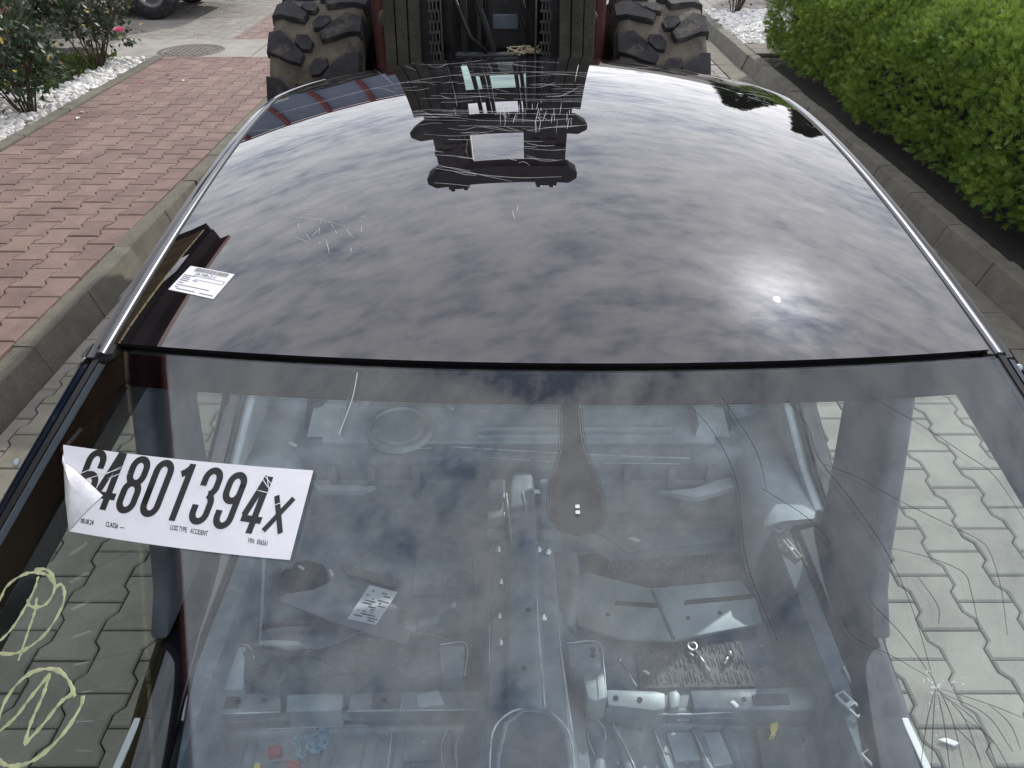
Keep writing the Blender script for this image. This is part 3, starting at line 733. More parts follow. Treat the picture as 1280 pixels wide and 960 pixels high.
# clump of twine on the cross beam
twn = thing('twine_clump', 'clump of pale twine caught on the forklift cross beam', 'twine', (.06, MY-.02, 1.14))
bm = bmesh.new()
for k in range(9):
    pts = [(.06+random.uniform(-.10, .10), MY-.03+random.uniform(-.03, .03), 1.148+random.uniform(0, .04)) for q in range(5)]; pts.sort(); tube(bm, pts, .0035, 5)
bmobj('strands', bm, m_rope, twn)

# ================================================================== dark vehicle at the back left
vx0, vx1, vy0, vy1 = -8.95, -4.30, 12.15, 13.95
veh = thing('parked_suv', 'dark parked vehicle with one wheel showing behind the roses', 'vehicle', (-6.6, 13.05, 0))
side = [(vx0, .62), (vx0+.05, .40), (vx0+.55, .36), (vx1-.50, .36), (vx1-.05, .42), (vx1, .72), (vx1-.06, .98), (vx1-.95, 1.10), (vx1-1.65, 1.66), (vx0+.55, 1.70), (vx0+.12, 1.10)]
prismobj('body', [(x, vy1, z) for x, z in side], (0, vy0-vy1, 0), m_suv, veh, .06)
prismobj('underbody', [(vx0+.4, vy0+.25, .22), (vx1-.35, vy0+.25, .22), (vx1-.35, vy1-.25, .22), (vx0+.4, vy1-.25, .22)], (0, 0, .2), m_under, veh)
for a, b, c_ in ((vx0+.55, vx0+1.75, 0), (vx0+1.82, vx0+2.9, 1)):
    prismobj('side_window', [(a, vy0-.004, 1.14), (b+.35*c_, vy0-.004, 1.12), (b-.1*c_, vy0-.004, 1.55), (a+.05, vy0-.004, 1.56)], (0, .02, 0), m_glass2, veh)
for x in (vx1-.85, vx0+.95):
    for y in (vy0+.12, vy1-.12):
        w = thing_part('wheel', veh, (x, y, .37)); mt = Matrix.Translation((x, y, .37)) @ Matrix.Rotation(math.pi/2, 4, 'X')
        bm = bmesh.new(); lathe(bm, [(.22, -.11), (.33, -.125), (.37, -.09), (.37, .09), (.33, .125), (.22, .11)], mt, 36); bmobj('tyre', bm, m_tyre, w, True)
        bm = bmesh.new(); lathe(bm, [(0, .06), (.06, .08), (.08, .05), (.19, .06), (.225, .10), (.225, -.10), (0, -.08)], mt, 36); bmobj('rim', bm, m_rim, w, True)
boxobj('tow_hook', (vx1-1.75, vy0+.15, .24), (.04, .04, .16), m_under, veh, .008); boxobj('bumper', (vx1-.02, (vy0+vy1)/2, .50), (.14, 1.7, .20), m_under, veh, .04)

# ================================================================== buildings that show in the roof's mirror image
bd = thing('building_with_eaves', 'olive building with boarded eaves, mirrored in the left of the black car roof', 'building', (-4.6, 0, 0))
EX, EZ, EY0, EY1 = -2.95, 3.02, -6.0, 5.25
boxobj('wall', (-4.6, -.9, 1.5), (.6, 10.6, 3.0), m_wall, bd, 0)
nbd = int((EY1-EY0)/.16)
me = None
for k in range(nbd):
    y = EY0+.08+k*.16
    if me is None:
        o = boxobj('soffit_board', ((EX-4.9)/2, y, EZ), (-4.9+2.95 and abs(-4.9-EX), .150, .022), m_board, bd, .006); me = o.data; l0 = o.location.copy(); y00 = y
    else:
        o = bpy.data.objects.new('soffit_board', me); COL.objects.link(o); o.parent = bd; o.location = (0, y-y00, 0)
boxobj('fascia', (EX+.02, (EY0+EY1)/2, EZ+.19), (.05, EY1-EY0, .24), m_brown, bd, .008)
boxobj('fascia', (-3.95, EY1+.026, EZ+.13), (2.0, .05, .36), m_brown, bd, .008)
boxobj('gutter_trim', (EX+.06, (EY0+EY1)/2, EZ+.325), (.10, EY1-EY0+.1, .06), m_redtrim, bd, .01)
prismobj('roof', [(EX+.02, EY1, EZ+.32), (EX+.02, EY0, EZ+.32), (-7.5, EY0, EZ+2.0), (-7.5, EY1, EZ+2.0)], (0, 0, -.06), m_brown, bd)
sh = thing('far_shed', 'blue grey shed with red posts, mirrored at the rear left of the roof', 'building', (-9, 22, 0))
boxobj('wall', (-9.0, 22.5, 2.0), (13.0, 1.0, 4.0), m_shed, sh, 0)
for k in range(9): boxobj('post', (-15.2+k*1.5, 21.93, 2.02), (.16, .12, 4.04), m_redtrim, sh, .01)
boxobj('beam', (-9, 21.93, 4.10), (13.2, .16, .14), m_redtrim, sh, .01)
for k, (x, y, h, lb) in enumerate(((4.6, 14.2, 2.6, 'dark conifer tree past the right end of the hedge, mirrored in the roof'), (6.6, 15.0, 3.0, 'taller dark conifer tree farther right, past the hedge'))):
    t = thing('conifer_tree', lb, 'tree', (x, y, 0))
    tubeobj('trunk', [(x, y, -.02), (x, y, h*.5), (x, y, h*.95)], [.09, .06, .01], m_stem, t, 8)
    n = 2600; zz_ = RNG.uniform(.1, 1, n)**.8; rr = (1-zz_)*.85*RNG.uniform(.6, 1.05, n)+.05; a = RNG.uniform(0, 6.28, n)
    pos = np.c_[x+rr*np.cos(a), y+rr*np.sin(a), .15+zz_*(h-.2)]; d = np.c_[np.cos(a), np.sin(a), np.full(n, .5)]+RNG.normal(0, .3, (n, 3))
    V, F = place(SPR, sf, pos, d, RNG.normal(0, 1, (n, 3)), RNG.uniform(.14, .26, n)); mesh('crown', V, F, m_conif, t)

# ================================================================== the gutted car
XC, ZS, KR, YP, CR, S2, W0, W1, W2 = .055, 1.404, .0815, 1.775, .155, .29, .646, .017, .032
TH = R(27)
YR = 2.78                                       # rear end of the roof
def rz(u, y): return ZS+KR*((YP-.84)**2-(y-YP)**2)-CR*u*u
def rhalf(y): t = max(y-.84, 0); return W0+W1*t+W2*t*t if y < 2.4 else W0+W1*1.56+W2*1.56**2-.35*(y-2.4)**2
def ys(u): return .84+S2*u*u-.012*u      # the shell stands turned by two thirds of a degree
def RS(u, y): return np.array([XC+u, y, rz(u, y)])
def RN(u, y): n = np.array([2*CR*u, 2*KR*(y-YP), 1.]); return n/np.linalg.norm(n)
def WS(u, s): return np.array([XC+u, ys(u)-s*math.cos(TH), rz(u, ys(u))-.1*s*u*u-s*math.sin(TH)])
def WN(u, s):
    e = 1e-3; n = np.cross(WS(u+e, s)-WS(u-e, s), WS(u, s-e)-WS(u, s+e)); n /= np.linalg.norm(n); return n if n[2] > 0 else -n
def whit(px, py):
    d = ray(px, py)
    def f(t):
        P = CC+t*d; u = P[0]-XC; s = (ys(u)-P[1])/math.cos(TH); return P[2]-WS(u, s)[2], u, s
    t = .3
    while f(t)[0] > 0 and t < 5: t += .02
    a, b = t-.02, t
    for _ in range(22):
        m = (a+b)/2
        if f(m)[0] > 0: a = m
        else: b = m
    return f(b)[1:]
def rhit(px, py):
    d = ray(px, py)
    f = lambda t: (CC+t*d)[2]-rz((CC+t*d)[0]-XC, (CC+t*d)[1])
    t = .3
    while f(t) > 0 and t < 6: t += .02
    if t >= 6: return None
    a, b = t-.02, t
    for _ in range(22):
        m = (a+b)/2
        if f(m) > 0: a = m
        else: b = m
    P = CC+b*d; return P[0]-XC, P[1]
car = thing('car_body_shell', 'stripped black car shell with black glass roof and cracked windscreen', 'car', (XC, 1.6, 0))
# roof glass
def shell_grid(name, fn, nn, U, Vv, thick, m, parent):
    V = []; nu, nv = len(U), len(Vv)
    for off in (0, -thick):
        for v in Vv:
            for u in U:
                p, n = fn(u, v), nn(u, v); V.append(p+n*off)
    F = []; K = nu*nv
    for j in range(nv-1):
        for i in range(nu-1):
            a = j*nu+i; F.append((a, a+1, a+nu+1, a+nu)); F.append((K+a, K+a+nu, K+a+nu+1, K+a+1))
    rim = [i for i in range(nu)]+[j*nu+nu-1 for j in range(1, nv)]+[(nv-1)*nu+i for i in range(nu-2, -1, -1)]+[j*nu for j in range(nv-2, 0, -1)]
    for q in range(len(rim)):
        a, b = rim[q], rim[(q+1) % len(rim)]; F.append((a, K+a, K+b, b))
    o = mesh(name, V, F, m, parent); bm = bmesh.new(); bm.from_mesh(o.data); bmesh.ops.recalc_face_normals(bm, faces=bm.faces); bm.to_mesh(o.data); bm.free()
    return smooth_sharp(o, 40)
GI = .009                                         # inset of the glass from the moulding
def roofpt(a, b):                                 # a -1..1, b 0..1
    y = .84+b*(YR-.84)
    for _ in range(3):
        u = a*(rhalf(y)-GI); y = ys(u)+.007+b*(YR-ys(u)-.007)
    return u, y
U = np.linspace(-1, 1, 61)
roof = shell_grid('roof_glass', lambda a, b: RS(*roofpt(a, b)), lambda a, b: RN(*roofpt(a, b)), U, np.linspace(0, 1, 81), .006, m_roof, car)
# dark rubber in the gap between roof and windscreen
def wedge(a): return a*W0
pth = []
for a in np.linspace(-1, 1, 61):
    u = a*(W0+.004); pth.append((RS(u, ys(u))-np.array([0, 0, .007]), (0, 1, 0), (0, 0, 1)))
sweep('roof_seal', pth, [(-.018, -.020), (-.009, -.010), (.012, -.006), (.030, -.009), (.030, -.02), (-.018, -.028)], m_rubber, car)
EW = .36                                          # the windscreen widens towards its foot
SMAX = .80
wpt = lambda a, s: (a*(W0-.004+EW*s), s)
wind = shell_grid('windscreen', lambda a, s: WS(*wpt(a, s)), lambda a, s: WN(*wpt(a, s)), U, np.linspace(.006, SMAX, 41), .005, m_glass, car)
def on_ws(us, lift): u, s = us; return WS(u, s)+WN(u, s)*lift
def on_rf(uy, lift): u, y = uy; return RS(u, y)+RN(u, y)*lift
def patch(name, polyfn, m, parent, lift, thick, nu, nv, surf):
    """a thin sheet lying on (or under) the glass; polyfn(a,b) gives surface coordinates"""
    V = []
    for off in (lift, lift-thick):
        for j in range(nv+1):
            for i in range(nu+1): V.append(surf(polyfn(i/nu, j/nv), off))
    F = []; K = (nu+1)*(nv+1)
    for j in range(nv):
        for i in range(nu):
            a = j*(nu+1)+i; F.append((a, a+1, a+nu+2, a+nu+1)); F.append((K+a, K+a+nu+1, K+a+nu+2, K+a+1))
    rim = list(range(nu+1))+[j*(nu+1)+nu for j in range(1, nv+1)]+[nv*(nu+1)+i for i in range(nu-1, -1, -1)]+[j*(nu+1) for j in range(nv-1, 0, -1)]
    for q in range(len(rim)):
        a, b = rim[q], rim[(q+1) % len(rim)]; F.append((a, K+a, K+b, b))
    o = mesh(name, V, F, m, parent); bm = bmesh.new(); bm.from_mesh(o.data); bmesh.ops.recalc_face_normals(bm, faces=bm.faces); bm.to_mesh(o.data); bm.free(); return smooth_sharp(o, 40)
# enamel bands printed on the inside of the windscreen
IN = -.0062
def band_s(a): return .052+.006*abs(a)
patch('frit_band', lambda a, b: ((2*a-1)*(W0-.006), .007+b*(band_s(2*a-1)-.007)), m_frit, wind, IN, .0006, 60, 3, on_ws)
for sg in (-1, 1):
    patch('frit_band', lambda a, b: (sg*(W0-.006+EW*(.012+a*.77)-b*(.045+.027*a)), .012+a*.77), m_frit, wind, IN-.0008, .0006, 20, 3, on_ws)
# dots that fade the band out, and the drop-shaped mirror patch
bm = bmesh.new()
def dot(u, s, r):
    c = [bm.verts.new(on_ws((u+r*math.cos(k*math.pi/3), s+r*math.sin(k*math.pi/3)), IN)) for k in range(6)]; bm.faces.new(c)
for i in range(300):
    a = -1+2*i/299
    for k, r in ((0, .0011), (1, .0008)): dot(a*(W0-.06)+(k % 2)*.002, band_s(a)+.0022+k*.0030, r)
MU = whit(718, 560)[0]; m_s0, m_s1 = .05, whit(722, 668)[1]
def mhw(t): 
    return .0105+.0215*(1/(1+math.exp(-(t-.52)*11))) if t < .80 else (.0315)*math.sqrt(max(0, 1-((t-.80)/.20)**2))
def mce(t): return MU-.003+.004*t
for i in range(150):
    t = i/149*.98; hw = mhw(t); s_ = m_s0+t*(m_s1-m_s0)
    if s_ > .056:
        for sg in (-1, 1):
            for k, r in ((0, .0010), (1, .0007)): dot(mce(t)+sg*(hw+.0018+k*.0026), s_, r)
bmobj('frit_dots', bm, m_frit, wind)
patch('mirror_patch', lambda a, b: (mce(b)+(2*a-1)*max(mhw(b), .0004), m_s0+b*(m_s1-m_s0)), m_frit, wind, IN, .0006, 10, 40, on_ws)
mk = whit(722, 637)
for k in (-1, 1): patch('mirror_foot', lambda a, b: (mk[0]-.0025+a*.005, mk[1]+k*.0035-.0022+b*.0042), m_white, wind, .0012, .001, 2, 2, on_ws)

def smooth_line(pts, n=6):
    P = np.array(pts, float)
    if len(P) < 3: 
        return [P[0]+(P[1]-P[0])*t for t in np.linspace(0, 1, n+1)]
    Q = np.vstack([2*P[0]-P[1], P, 2*P[-1]-P[-2]]); r = []
    for i in range(1, len(Q)-2):
        for t in np.linspace(0, 1, n, endpoint=False):
            p0, p1, p2, p3 = Q[i-1:i+3]
            r.append(.5*((2*p1)+(-p0+p2)*t+(2*p0-5*p1+4*p2-p3)*t*t+(-p0+3*p1-3*p2+p3)*t**3))
    r.append(P[-1]); return r
def ribbon_geo(pts2, hit, surf, wid, lift, V, F, taper=False, thick=.0004):
    C_ = [hit(*q) for q in pts2]; C_ = [c for c in C_ if c is not None]
    if len(C_) < 2: return
    P = np.array([surf(c, lift) for c in C_]); Nn = np.array([surf(c, lift+.01)-surf(c, lift) for c in C_]); Nn /= np.linalg.norm(Nn, axis=1, keepdims=True)
    T = np.gradient(P, axis=0); T /= np.maximum(np.linalg.norm(T, axis=1, keepdims=True), 1e-9); S = np.cross(T, Nn)
    k = len(V); n = len(P)
    for i in range(n):
        w = wid/2*(1 if not taper else (.35+.65*math.sin(math.pi*min(1, max(0, i/(n-1)))))) if not callable(wid) else wid(i/(n-1))/2
        V += [P[i]-S[i]*w, P[i]-S[i]*w*.7+Nn[i]*thick, P[i]+S[i]*w*.7+Nn[i]*thick, P[i]+S[i]*w]
    for i in range(n-1):
        for q in range(3):
            a = k+i*4+q; F.append((a, a+1, a+5, a+4))
def ribbon(name, lines, hit, surf, wid, lift, m, parent, n=6, taper=False, kind=None):
    V, F = [], []
    for ln in lines: ribbon_geo(smooth_line(ln, n), hit, surf, wid, lift, V, F, taper)
    return mesh(name, V, F, m, parent, kind=kind)
CR_ = [[(1088, 496), (1152, 532), (1203, 566), (1242, 594), (1282, 652)],
       [(1029, 580), (1074, 597), (1113, 620), (1169, 648), (1220, 673), (1237, 690), (1251, 735), (1259, 794)],
       [(981, 496), (1009, 532), (1023, 572), (1062, 622), (1102, 679), (1130, 735), (1150, 791), (1164, 842)],
       [(1107, 684), (1158, 696), (1203, 715), (1214, 741), (1224, 788)],
       [(860, 504), (894, 544), (922, 606), (933, 701), (972, 802)],
       [(953, 611), (1006, 645), (1040, 679)],
       [(1051, 769), (1068, 797), (1113, 819), (1160, 846)],
       [(1088, 752), (1130, 797), (1167, 850)],
       [(902, 496), (944, 561), (958, 611)],
       [(1147, 721), (1172, 757), (1173, 780)],
       [(1164, 842), (1169, 856), (1178, 870), (1192, 905), (1205, 962)],
       [(1169, 858), (1158, 905), (1150, 962)], [(1169, 858), (1166, 910), (1164, 962)], [(1171, 862), (1180, 905), (1187, 962)],
       [(1175, 866), (1205, 898), (1228, 962)], [(1175, 866), (1222, 905), (1248, 962)], [(1175, 866), (1232, 893), (1266, 940)],
       [(1172, 860), (1235, 880), (1285, 900)], [(1235, 880), (1262, 905), (1276, 938)], [(1205, 898), (1240, 925), (1262, 962)], [(1190, 905), (1215, 930), (1226, 950)]]
for ln in CR_: ribbon('crack', [ln], whit, on_ws, .0008, .0003, m_crack, wind, 5, True)
ribbon('crack', [[(447, 466), (440, 500), (424, 543)]], whit, on_ws, .0005, .0003, m_crackw, wind, 5)
# yellow marker letters in rings
sc = lambda L_: [[(x/3.43, 680+y/3.43) for x, y in l] for l in L_]
ringR = sc([[(-60, 330), (0, 240), (30, 182), (90, 137), (150, 122), (205, 135), (235, 175)], [(150, 110), (205, 112), (235, 158), (230, 210), (200, 255), (160, 272), (125, 262), (118, 238)], [(165, 140), (150, 190), (110, 270), (50, 365), (-10, 425)], [(158, 232), (150, 290), (120, 380), (80, 500)], [(240, 182), (265, 175), (277, 210), (270, 260), (235, 330), (190, 390), (130, 440), (80, 465), (30, 472), (-30, 460)]])
ringN = sc([[(-20, 790), (0, 735), (25, 670), (75, 600), (140, 550), (215, 535), (270, 555), (305, 605), (322, 655)], [(-30, 825), (60, 750), (130, 660), (215, 555)], [(215, 555), (185, 650), (140, 750), (105, 855)], [(105, 860), (180, 780), (260, 680), (315, 640)], [(358, 650), (345, 700), (290, 790), (220, 870), (140, 930), (70, 952), (20, 945), (-20, 915)]])
o = ribbon('marker_writing', ringR, whit, on_ws, lambda t: .0048*(.78+.28*math.sin(t*37)+.16*math.sin(t*91)), .0004, m_crayon, wind, 8); o['label'] = 'yellow marker letter R in a ring'
o = ribbon('marker_writing', ringN, whit, on_ws, lambda t: .0056*(.8+.25*math.sin(t*29)+.16*math.sin(t*83)), .0004, m_crayon, wind, 8); o['label'] = 'yellow marker letter N in a ring'
# scratches on the roof
g = np.random.default_rng(21); SL = [[(340, 267), (372, 272), (410, 277), (455, 291)], [(362, 294), (385, 303)], [(408, 300), (412, 318)], [(430, 283), (442, 298)], [(452, 283), (452, 290)], [(350, 210), (380, 214), (470, 222)], [(640, 262), (644, 275)], [(648, 258), (646, 264)], [(300, 165), (380, 158), (480, 146), (600, 142), (730, 144), (850, 152), (960, 165)], [(345, 172), (420, 165), (520, 158)], [(345, 142), (400, 128), (470, 110), (560, 95), (650, 90), (760, 92), (860, 100), (930, 118)],
    [(465, 85), (480, 95), (492, 106)], [(506, 82), (520, 88)], [(520, 205), (560, 213), (640, 222), (702, 221)], [(525, 201), (580, 214), (640, 227)]]
for k in range(70):
    y = g.uniform(78, 168); x = g.uniform(440, 760); l = g.uniform(15, 110); SL.append([(x, y), (x+l/2, y+g.normal(0, 1.5)), (x+l, y+g.normal(0, 4))])
for k in range(22):
    y = g.uniform(150, 232); x = g.uniform(515, 690); l = g.uniform(10, 70); SL.append([(x, y), (x+l/2, y+g.normal(2, 1.5)), (x+l, y+g.normal(3, 3))])
for k in range(26):
    x = g.uniform(620, 715); y = g.uniform(128, 150); SL.append([(x, y), (x+g.normal(0, 2), y+g.uniform(5, 22))])
for k in range(24):
    x = g.uniform(360, 480); y = g.uniform(255, 310); SL.append([(x, y), (x+g.normal(0, 5), y+g.normal(0, 5))])
for k in range(16):
    x = g.uniform(880, 960); y = g.uniform(105, 145); SL.append([(x, y), (x+g.uniform(5, 25), y+g.uniform(1, 8))])
V, F = [], []
for i, ln in enumerate(SL):
    ribbon_geo(smooth_line(ln, 4), rhit, on_rf, (.0006 if i < 15 else g.uniform(.0003, .0008)), .0002, V, F, True, .0002)
mesh('scratches', V, F, m_scr, roof, kind='stuff')
# ---- stickers
def text_geo(s, org, rv, uv, hit, surf, lift, V, F, xs=1.):
    cu = bpy.data.curves.new('t', 'FONT'); cu.body = s; cu.size = 1.; cu.resolution_u = 2; cu.offset = .012
    ob = bpy.data.objects.new('t', cu); me = ob.to_mesh()
    k = len(V); o_ = np.array(org, float); rv = np.array(rv, float); uv = np.array(uv, float)
    for v in me.vertices:
        q = o_+rv*v.co.x*xs+uv*v.co.y; V.append(surf(hit(*q), lift))
    for p in me.polygons: F.append([k+i for i in p.vertices])
    ob.to_mesh_clear(); bpy.data.objects.remove(ob); bpy.data.curves.remove(cu)
def stroke2d(path, w):
    """constant width band along a 2D path -> list of quads"""
    P = np.array(path, float); T = np.gradient(P, axis=0); T /= np.maximum(np.linalg.norm(T, axis=1, keepdims=True), 1e-9)
    S = np.c_[-T[:, 1], T[:, 0]]; return P+S*w/2, P-S*w/2
def arc(cx, cy, rx, ry, a0, a1, n=12): return [(cx+rx*math.cos(R(a0+(a1-a0)*i/n)), cy+ry*math.sin(R(a0+(a1-a0)*i/n))) for i in range(n+1)]
sw_ = .30                                         # stroke, in glyph widths (glyph box 1 wide, H high)
GH = 2.75
def gl(c):
    r = .35; rr = .42; b = sw_/2; T_ = GH-b; B_ = b; Lx, Rx = b, 1-b; M_ = GH*.53
    top = lambda: arc(.5, T_-rr, r, rr, 180, 0); bot = lambda: arc(.5, B_+rr, r, rr, 0, -180)
    if c == '0': return [[(Lx, B_+rr), (Lx, T_-rr)]+top()+[(Rx, B_+rr)]+bot()+[(Lx, GH/2)]]
    if c == '1': return [[(.62, B_-b), (.62, GH)], [(.66, GH-.12), (.42, GH-.42), (.22, GH-.55)]]
    if c == '8': return [[(Lx, M_+rr), (Lx, T_-rr)]+top()+[(Rx, M_+rr)]+arc(.5, M_+rr, r, rr, 0, -180), [(Lx, B_+rr), (Lx, M_-rr)]+arc(.5, M_-rr, r, rr, 180, 0)+[(Rx, B_+rr)]+bot()+[(Lx, GH*.3)]]
    if c == '3': return [[(Lx, T_-rr-.35), (Lx, T_-rr)]+top()+[(Rx, M_+rr)]+arc(.5, M_+rr, r, rr, 0, -80), arc(.5, M_-rr, r, rr, 80, 0)+[(Rx, B_+rr)]+bot()+[(Lx, B_+rr+.35)]]
    if c == '9': return [[(Rx, M_), (Rx, T_-rr)]+arc(.5, T_-rr, r, rr, 0, 180)+[(Lx, M_+rr-.1)]+arc(.5, M_+rr-.1, r, rr, 180, 350), [(Rx, T_-rr), (Rx, B_+rr)]+bot()+[(Lx, B_+rr+.3)]]
    if c == '6': return [[(Lx, M_), (Lx, B_+rr)]+arc(.5, B_+rr, r, rr, 180, 360)+[(Rx, M_-rr+.1)]+arc(.5, M_-rr+.1, r, rr, 0, 170), [(Lx, B_+rr), (Lx, T_-rr)]+top()+[(Rx, T_-rr-.3)]]
    if c == '4': return [[(.66, 0), (.66, GH)], [(.56, GH), (.30, GH*.60), (b*.6, GH*.30)], [(0, GH*.245), (1.06, GH*.245)]]
    if c == 'X': return [[(.05, 0), (.95, GH*.62)], [(.95, 0), (.05, GH*.62)]]
zs_ = 360/1280
Z = lambda x, y: (60+x*zs_, 540+y*zs_)           # detail-crop pixels -> picture pixels
lot = thing('lot_sticker', 'large white sticker with number 64801394X on the windscreen', 'sticker', tuple(on_ws(whit(235, 625), 0)))
cor = [whit(*Z(*q)) for q in ((70, 58), (1180, 172), (1076, 570), (98, 442))]
cor = [np.array(c) for c in cor]
bil = lambda a, b: tuple((cor[0]*(1-a)+cor[1]*a)*(1-b)+(cor[3]*(1-a)+cor[2]*a)*b)
def lot_lift(a, b): return .0009
patch('paper_sheet', bil, m_paper, lot, .0012, .0008, 30, 12, on_ws)
rv0 = np.array([84., 13.]); uv0 = np.array([97., -252.])/GH
V, F = [], []
for c, x, y in (('6', 98, 322), ('4', 190, 335), ('8', 292, 352), ('0', 398, 368), ('1', 500, 384), ('3', 615, 402), ('9', 722, 422), ('4', 838, 440), ('X', 955, 436)):
    for path in gl(c):
        p2 = [path[0]]
        for q in path[1:]:
            n_ = max(1, int(math.dist(q, p2[-1])/.35)); p0 = p2[-1]
            p2 += [(p0[0]+(q[0]-p0[0])*i/n_, p0[1]+(q[1]-p0[1])*i/n_) for i in range(1, n_+1)]
        A, B = stroke2d(p2, sw_*(.8 if c == 'X' else 1)*1.08); k = len(V)
        for a_, b_ in zip(A, B):
            for q in (a_, b_):
                px = np.array([x, y+4])+rv0*q[0]+uv0*q[1]; V.append(on_ws(whit(*Z(*px)), .0016))
        for i in range(len(A)-1): F.append((k+2*i, k+2*i+1, k+2*i+3, k+2*i+2))
mesh('printed_number', V, F, m_ink, lot)
Zt = lambda x, y: (80+x/4.267, 640+y/4.267)
for s_, x, y in (('08.08.24', 92, 60), ('CLASS#  ----', 224, 78), ('LOSS TYPE:   ACCIDENT', 568, 95), ('VIN:  056561', 982, 164)):
    V, F = [], []
    text_geo(s_, Zt(x, y), np.array([30, 5.2])/4.267, np.array([7, -37])/4.267, whit, on_ws, .0016, V, F, .66 if len(s_) < 16 else .62)
    mesh('small_print', V, F, m_ink, lot)
# streaks where the print is rubbed off
V, F = [], []
for ln in ([(140, 190), (200, 165)], [(160, 215), (330, 165)], [(250, 195), (345, 150)], [(270, 210), (340, 180)], [(950, 200), (985, 255)], [(960, 190), (1000, 240)], [(975, 180), (985, 270)], [(930, 260), (990, 275)], [(1000, 330), (1060, 310)]):
    ribbon_geo([Z(*q) for q in smooth_line(ln, 4)], whit, on_ws, .0011, .0019, V, F, True, .0001)
mesh('rubbed_streaks', V, F, m_paper, lot)
# lifted, folded corner
fold = [(72, 100, .002), (78, 138, .006), (120, 165, .007), (175, 215, .008), (250, 285, .003), (180, 350, .005), (100, 441, .0028), (90, 300, .005)]
cz = (135, 270, .010)
V = [on_ws(whit(*Z(x, y)), l) for x, y, l in fold]+[on_ws(whit(*Z(cz[0], cz[1])), cz[2])]+[on_ws(whit(*Z(x, y)), .0022) for x, y, l in fold]
F = [(i, (i+1) % 8, 8) for i in range(8)]+[(i, 9+i, 9+(i+1) % 8, (i+1) % 8) for i in range(8)]
mesh('folded_corner', V, F, m_paper2, lot, True)
# small white label on the roof
lab = thing('stock_label', 'small white barcode label stuck on the black roof glass', 'label', tuple(on_rf(rhit(252, 353), 0)))
lc = [np.array(rhit(*q)) for q in ((238.7, 333), (293.4, 343.5), (266.6, 374.5), (210.8, 362.3))]
bl2 = lambda a, b: tuple((lc[0]*(1-a)+lc[1]*a)*(1-b)+(lc[3]*(1-a)+lc[2]*a)*b)
patch('paper', bl2, m_paper, lab, .0011, .0008, 8, 6, on_rf)
V, F = [], []
def lbar(a0, a1, b0, b1):
    k = len(V)
    for a, b in ((a0, b0), (a1, b0), (a1, b1), (a0, b1)): V.append(on_rf(bl2(a, b), .0015))
    F.append((k, k+1, k+2, k+3))
a = .17; g = np.random.default_rng(4)
while a < .90:
    w = g.choice([.006, .010, .016]); lbar(a, a+w, .03, .18); a += w+g.choice([.006, .010, .014])
def ltext(s_, a, b, h, xs):
    o_ = bl2(a, b)
    cu = bpy.data.curves.new('t', 'FONT'); cu.body = s_; cu.size = 1.; cu.resolution_u = 1
    ob = bpy.data.objects.new('t', cu); me_ = ob.to_mesh(); k = len(V)
    for v in me_.vertices: V.append(on_rf(bl2(a+v.co.x*xs, b-v.co.y*h), .0015))
    for p in me_.polygons: F.append([k+i for i in p.vertices])
    ob.to_mesh_clear(); bpy.data.objects.remove(ob); bpy.data.curves.remove(cu)
ltext('28-948-211', .24, .32, .17, .105)
for y0, x0, x1 in ((.36, .04, .30), (.43, .04, .22), (.50, .05, .24), (.57, .05, .24), (.52, .32, .42)): lbar(x0, x1, y0, y0+.025)
for y0, x0, x1 in ((.345, .30, .95), (.47, .34, .95)): lbar(x0, x1, y0, y0+.012)
lbar(.945, .955, .345, .475)
for y0, x0, x1 in ((.66, .06, .18), (.75, .06, .80), (.84, .07, .16), (.90, .14, .56), (.90, .66, .96)): lbar(x0, x1, y0, y0+.022)
mesh('print', V, F, m_inkg, lab)

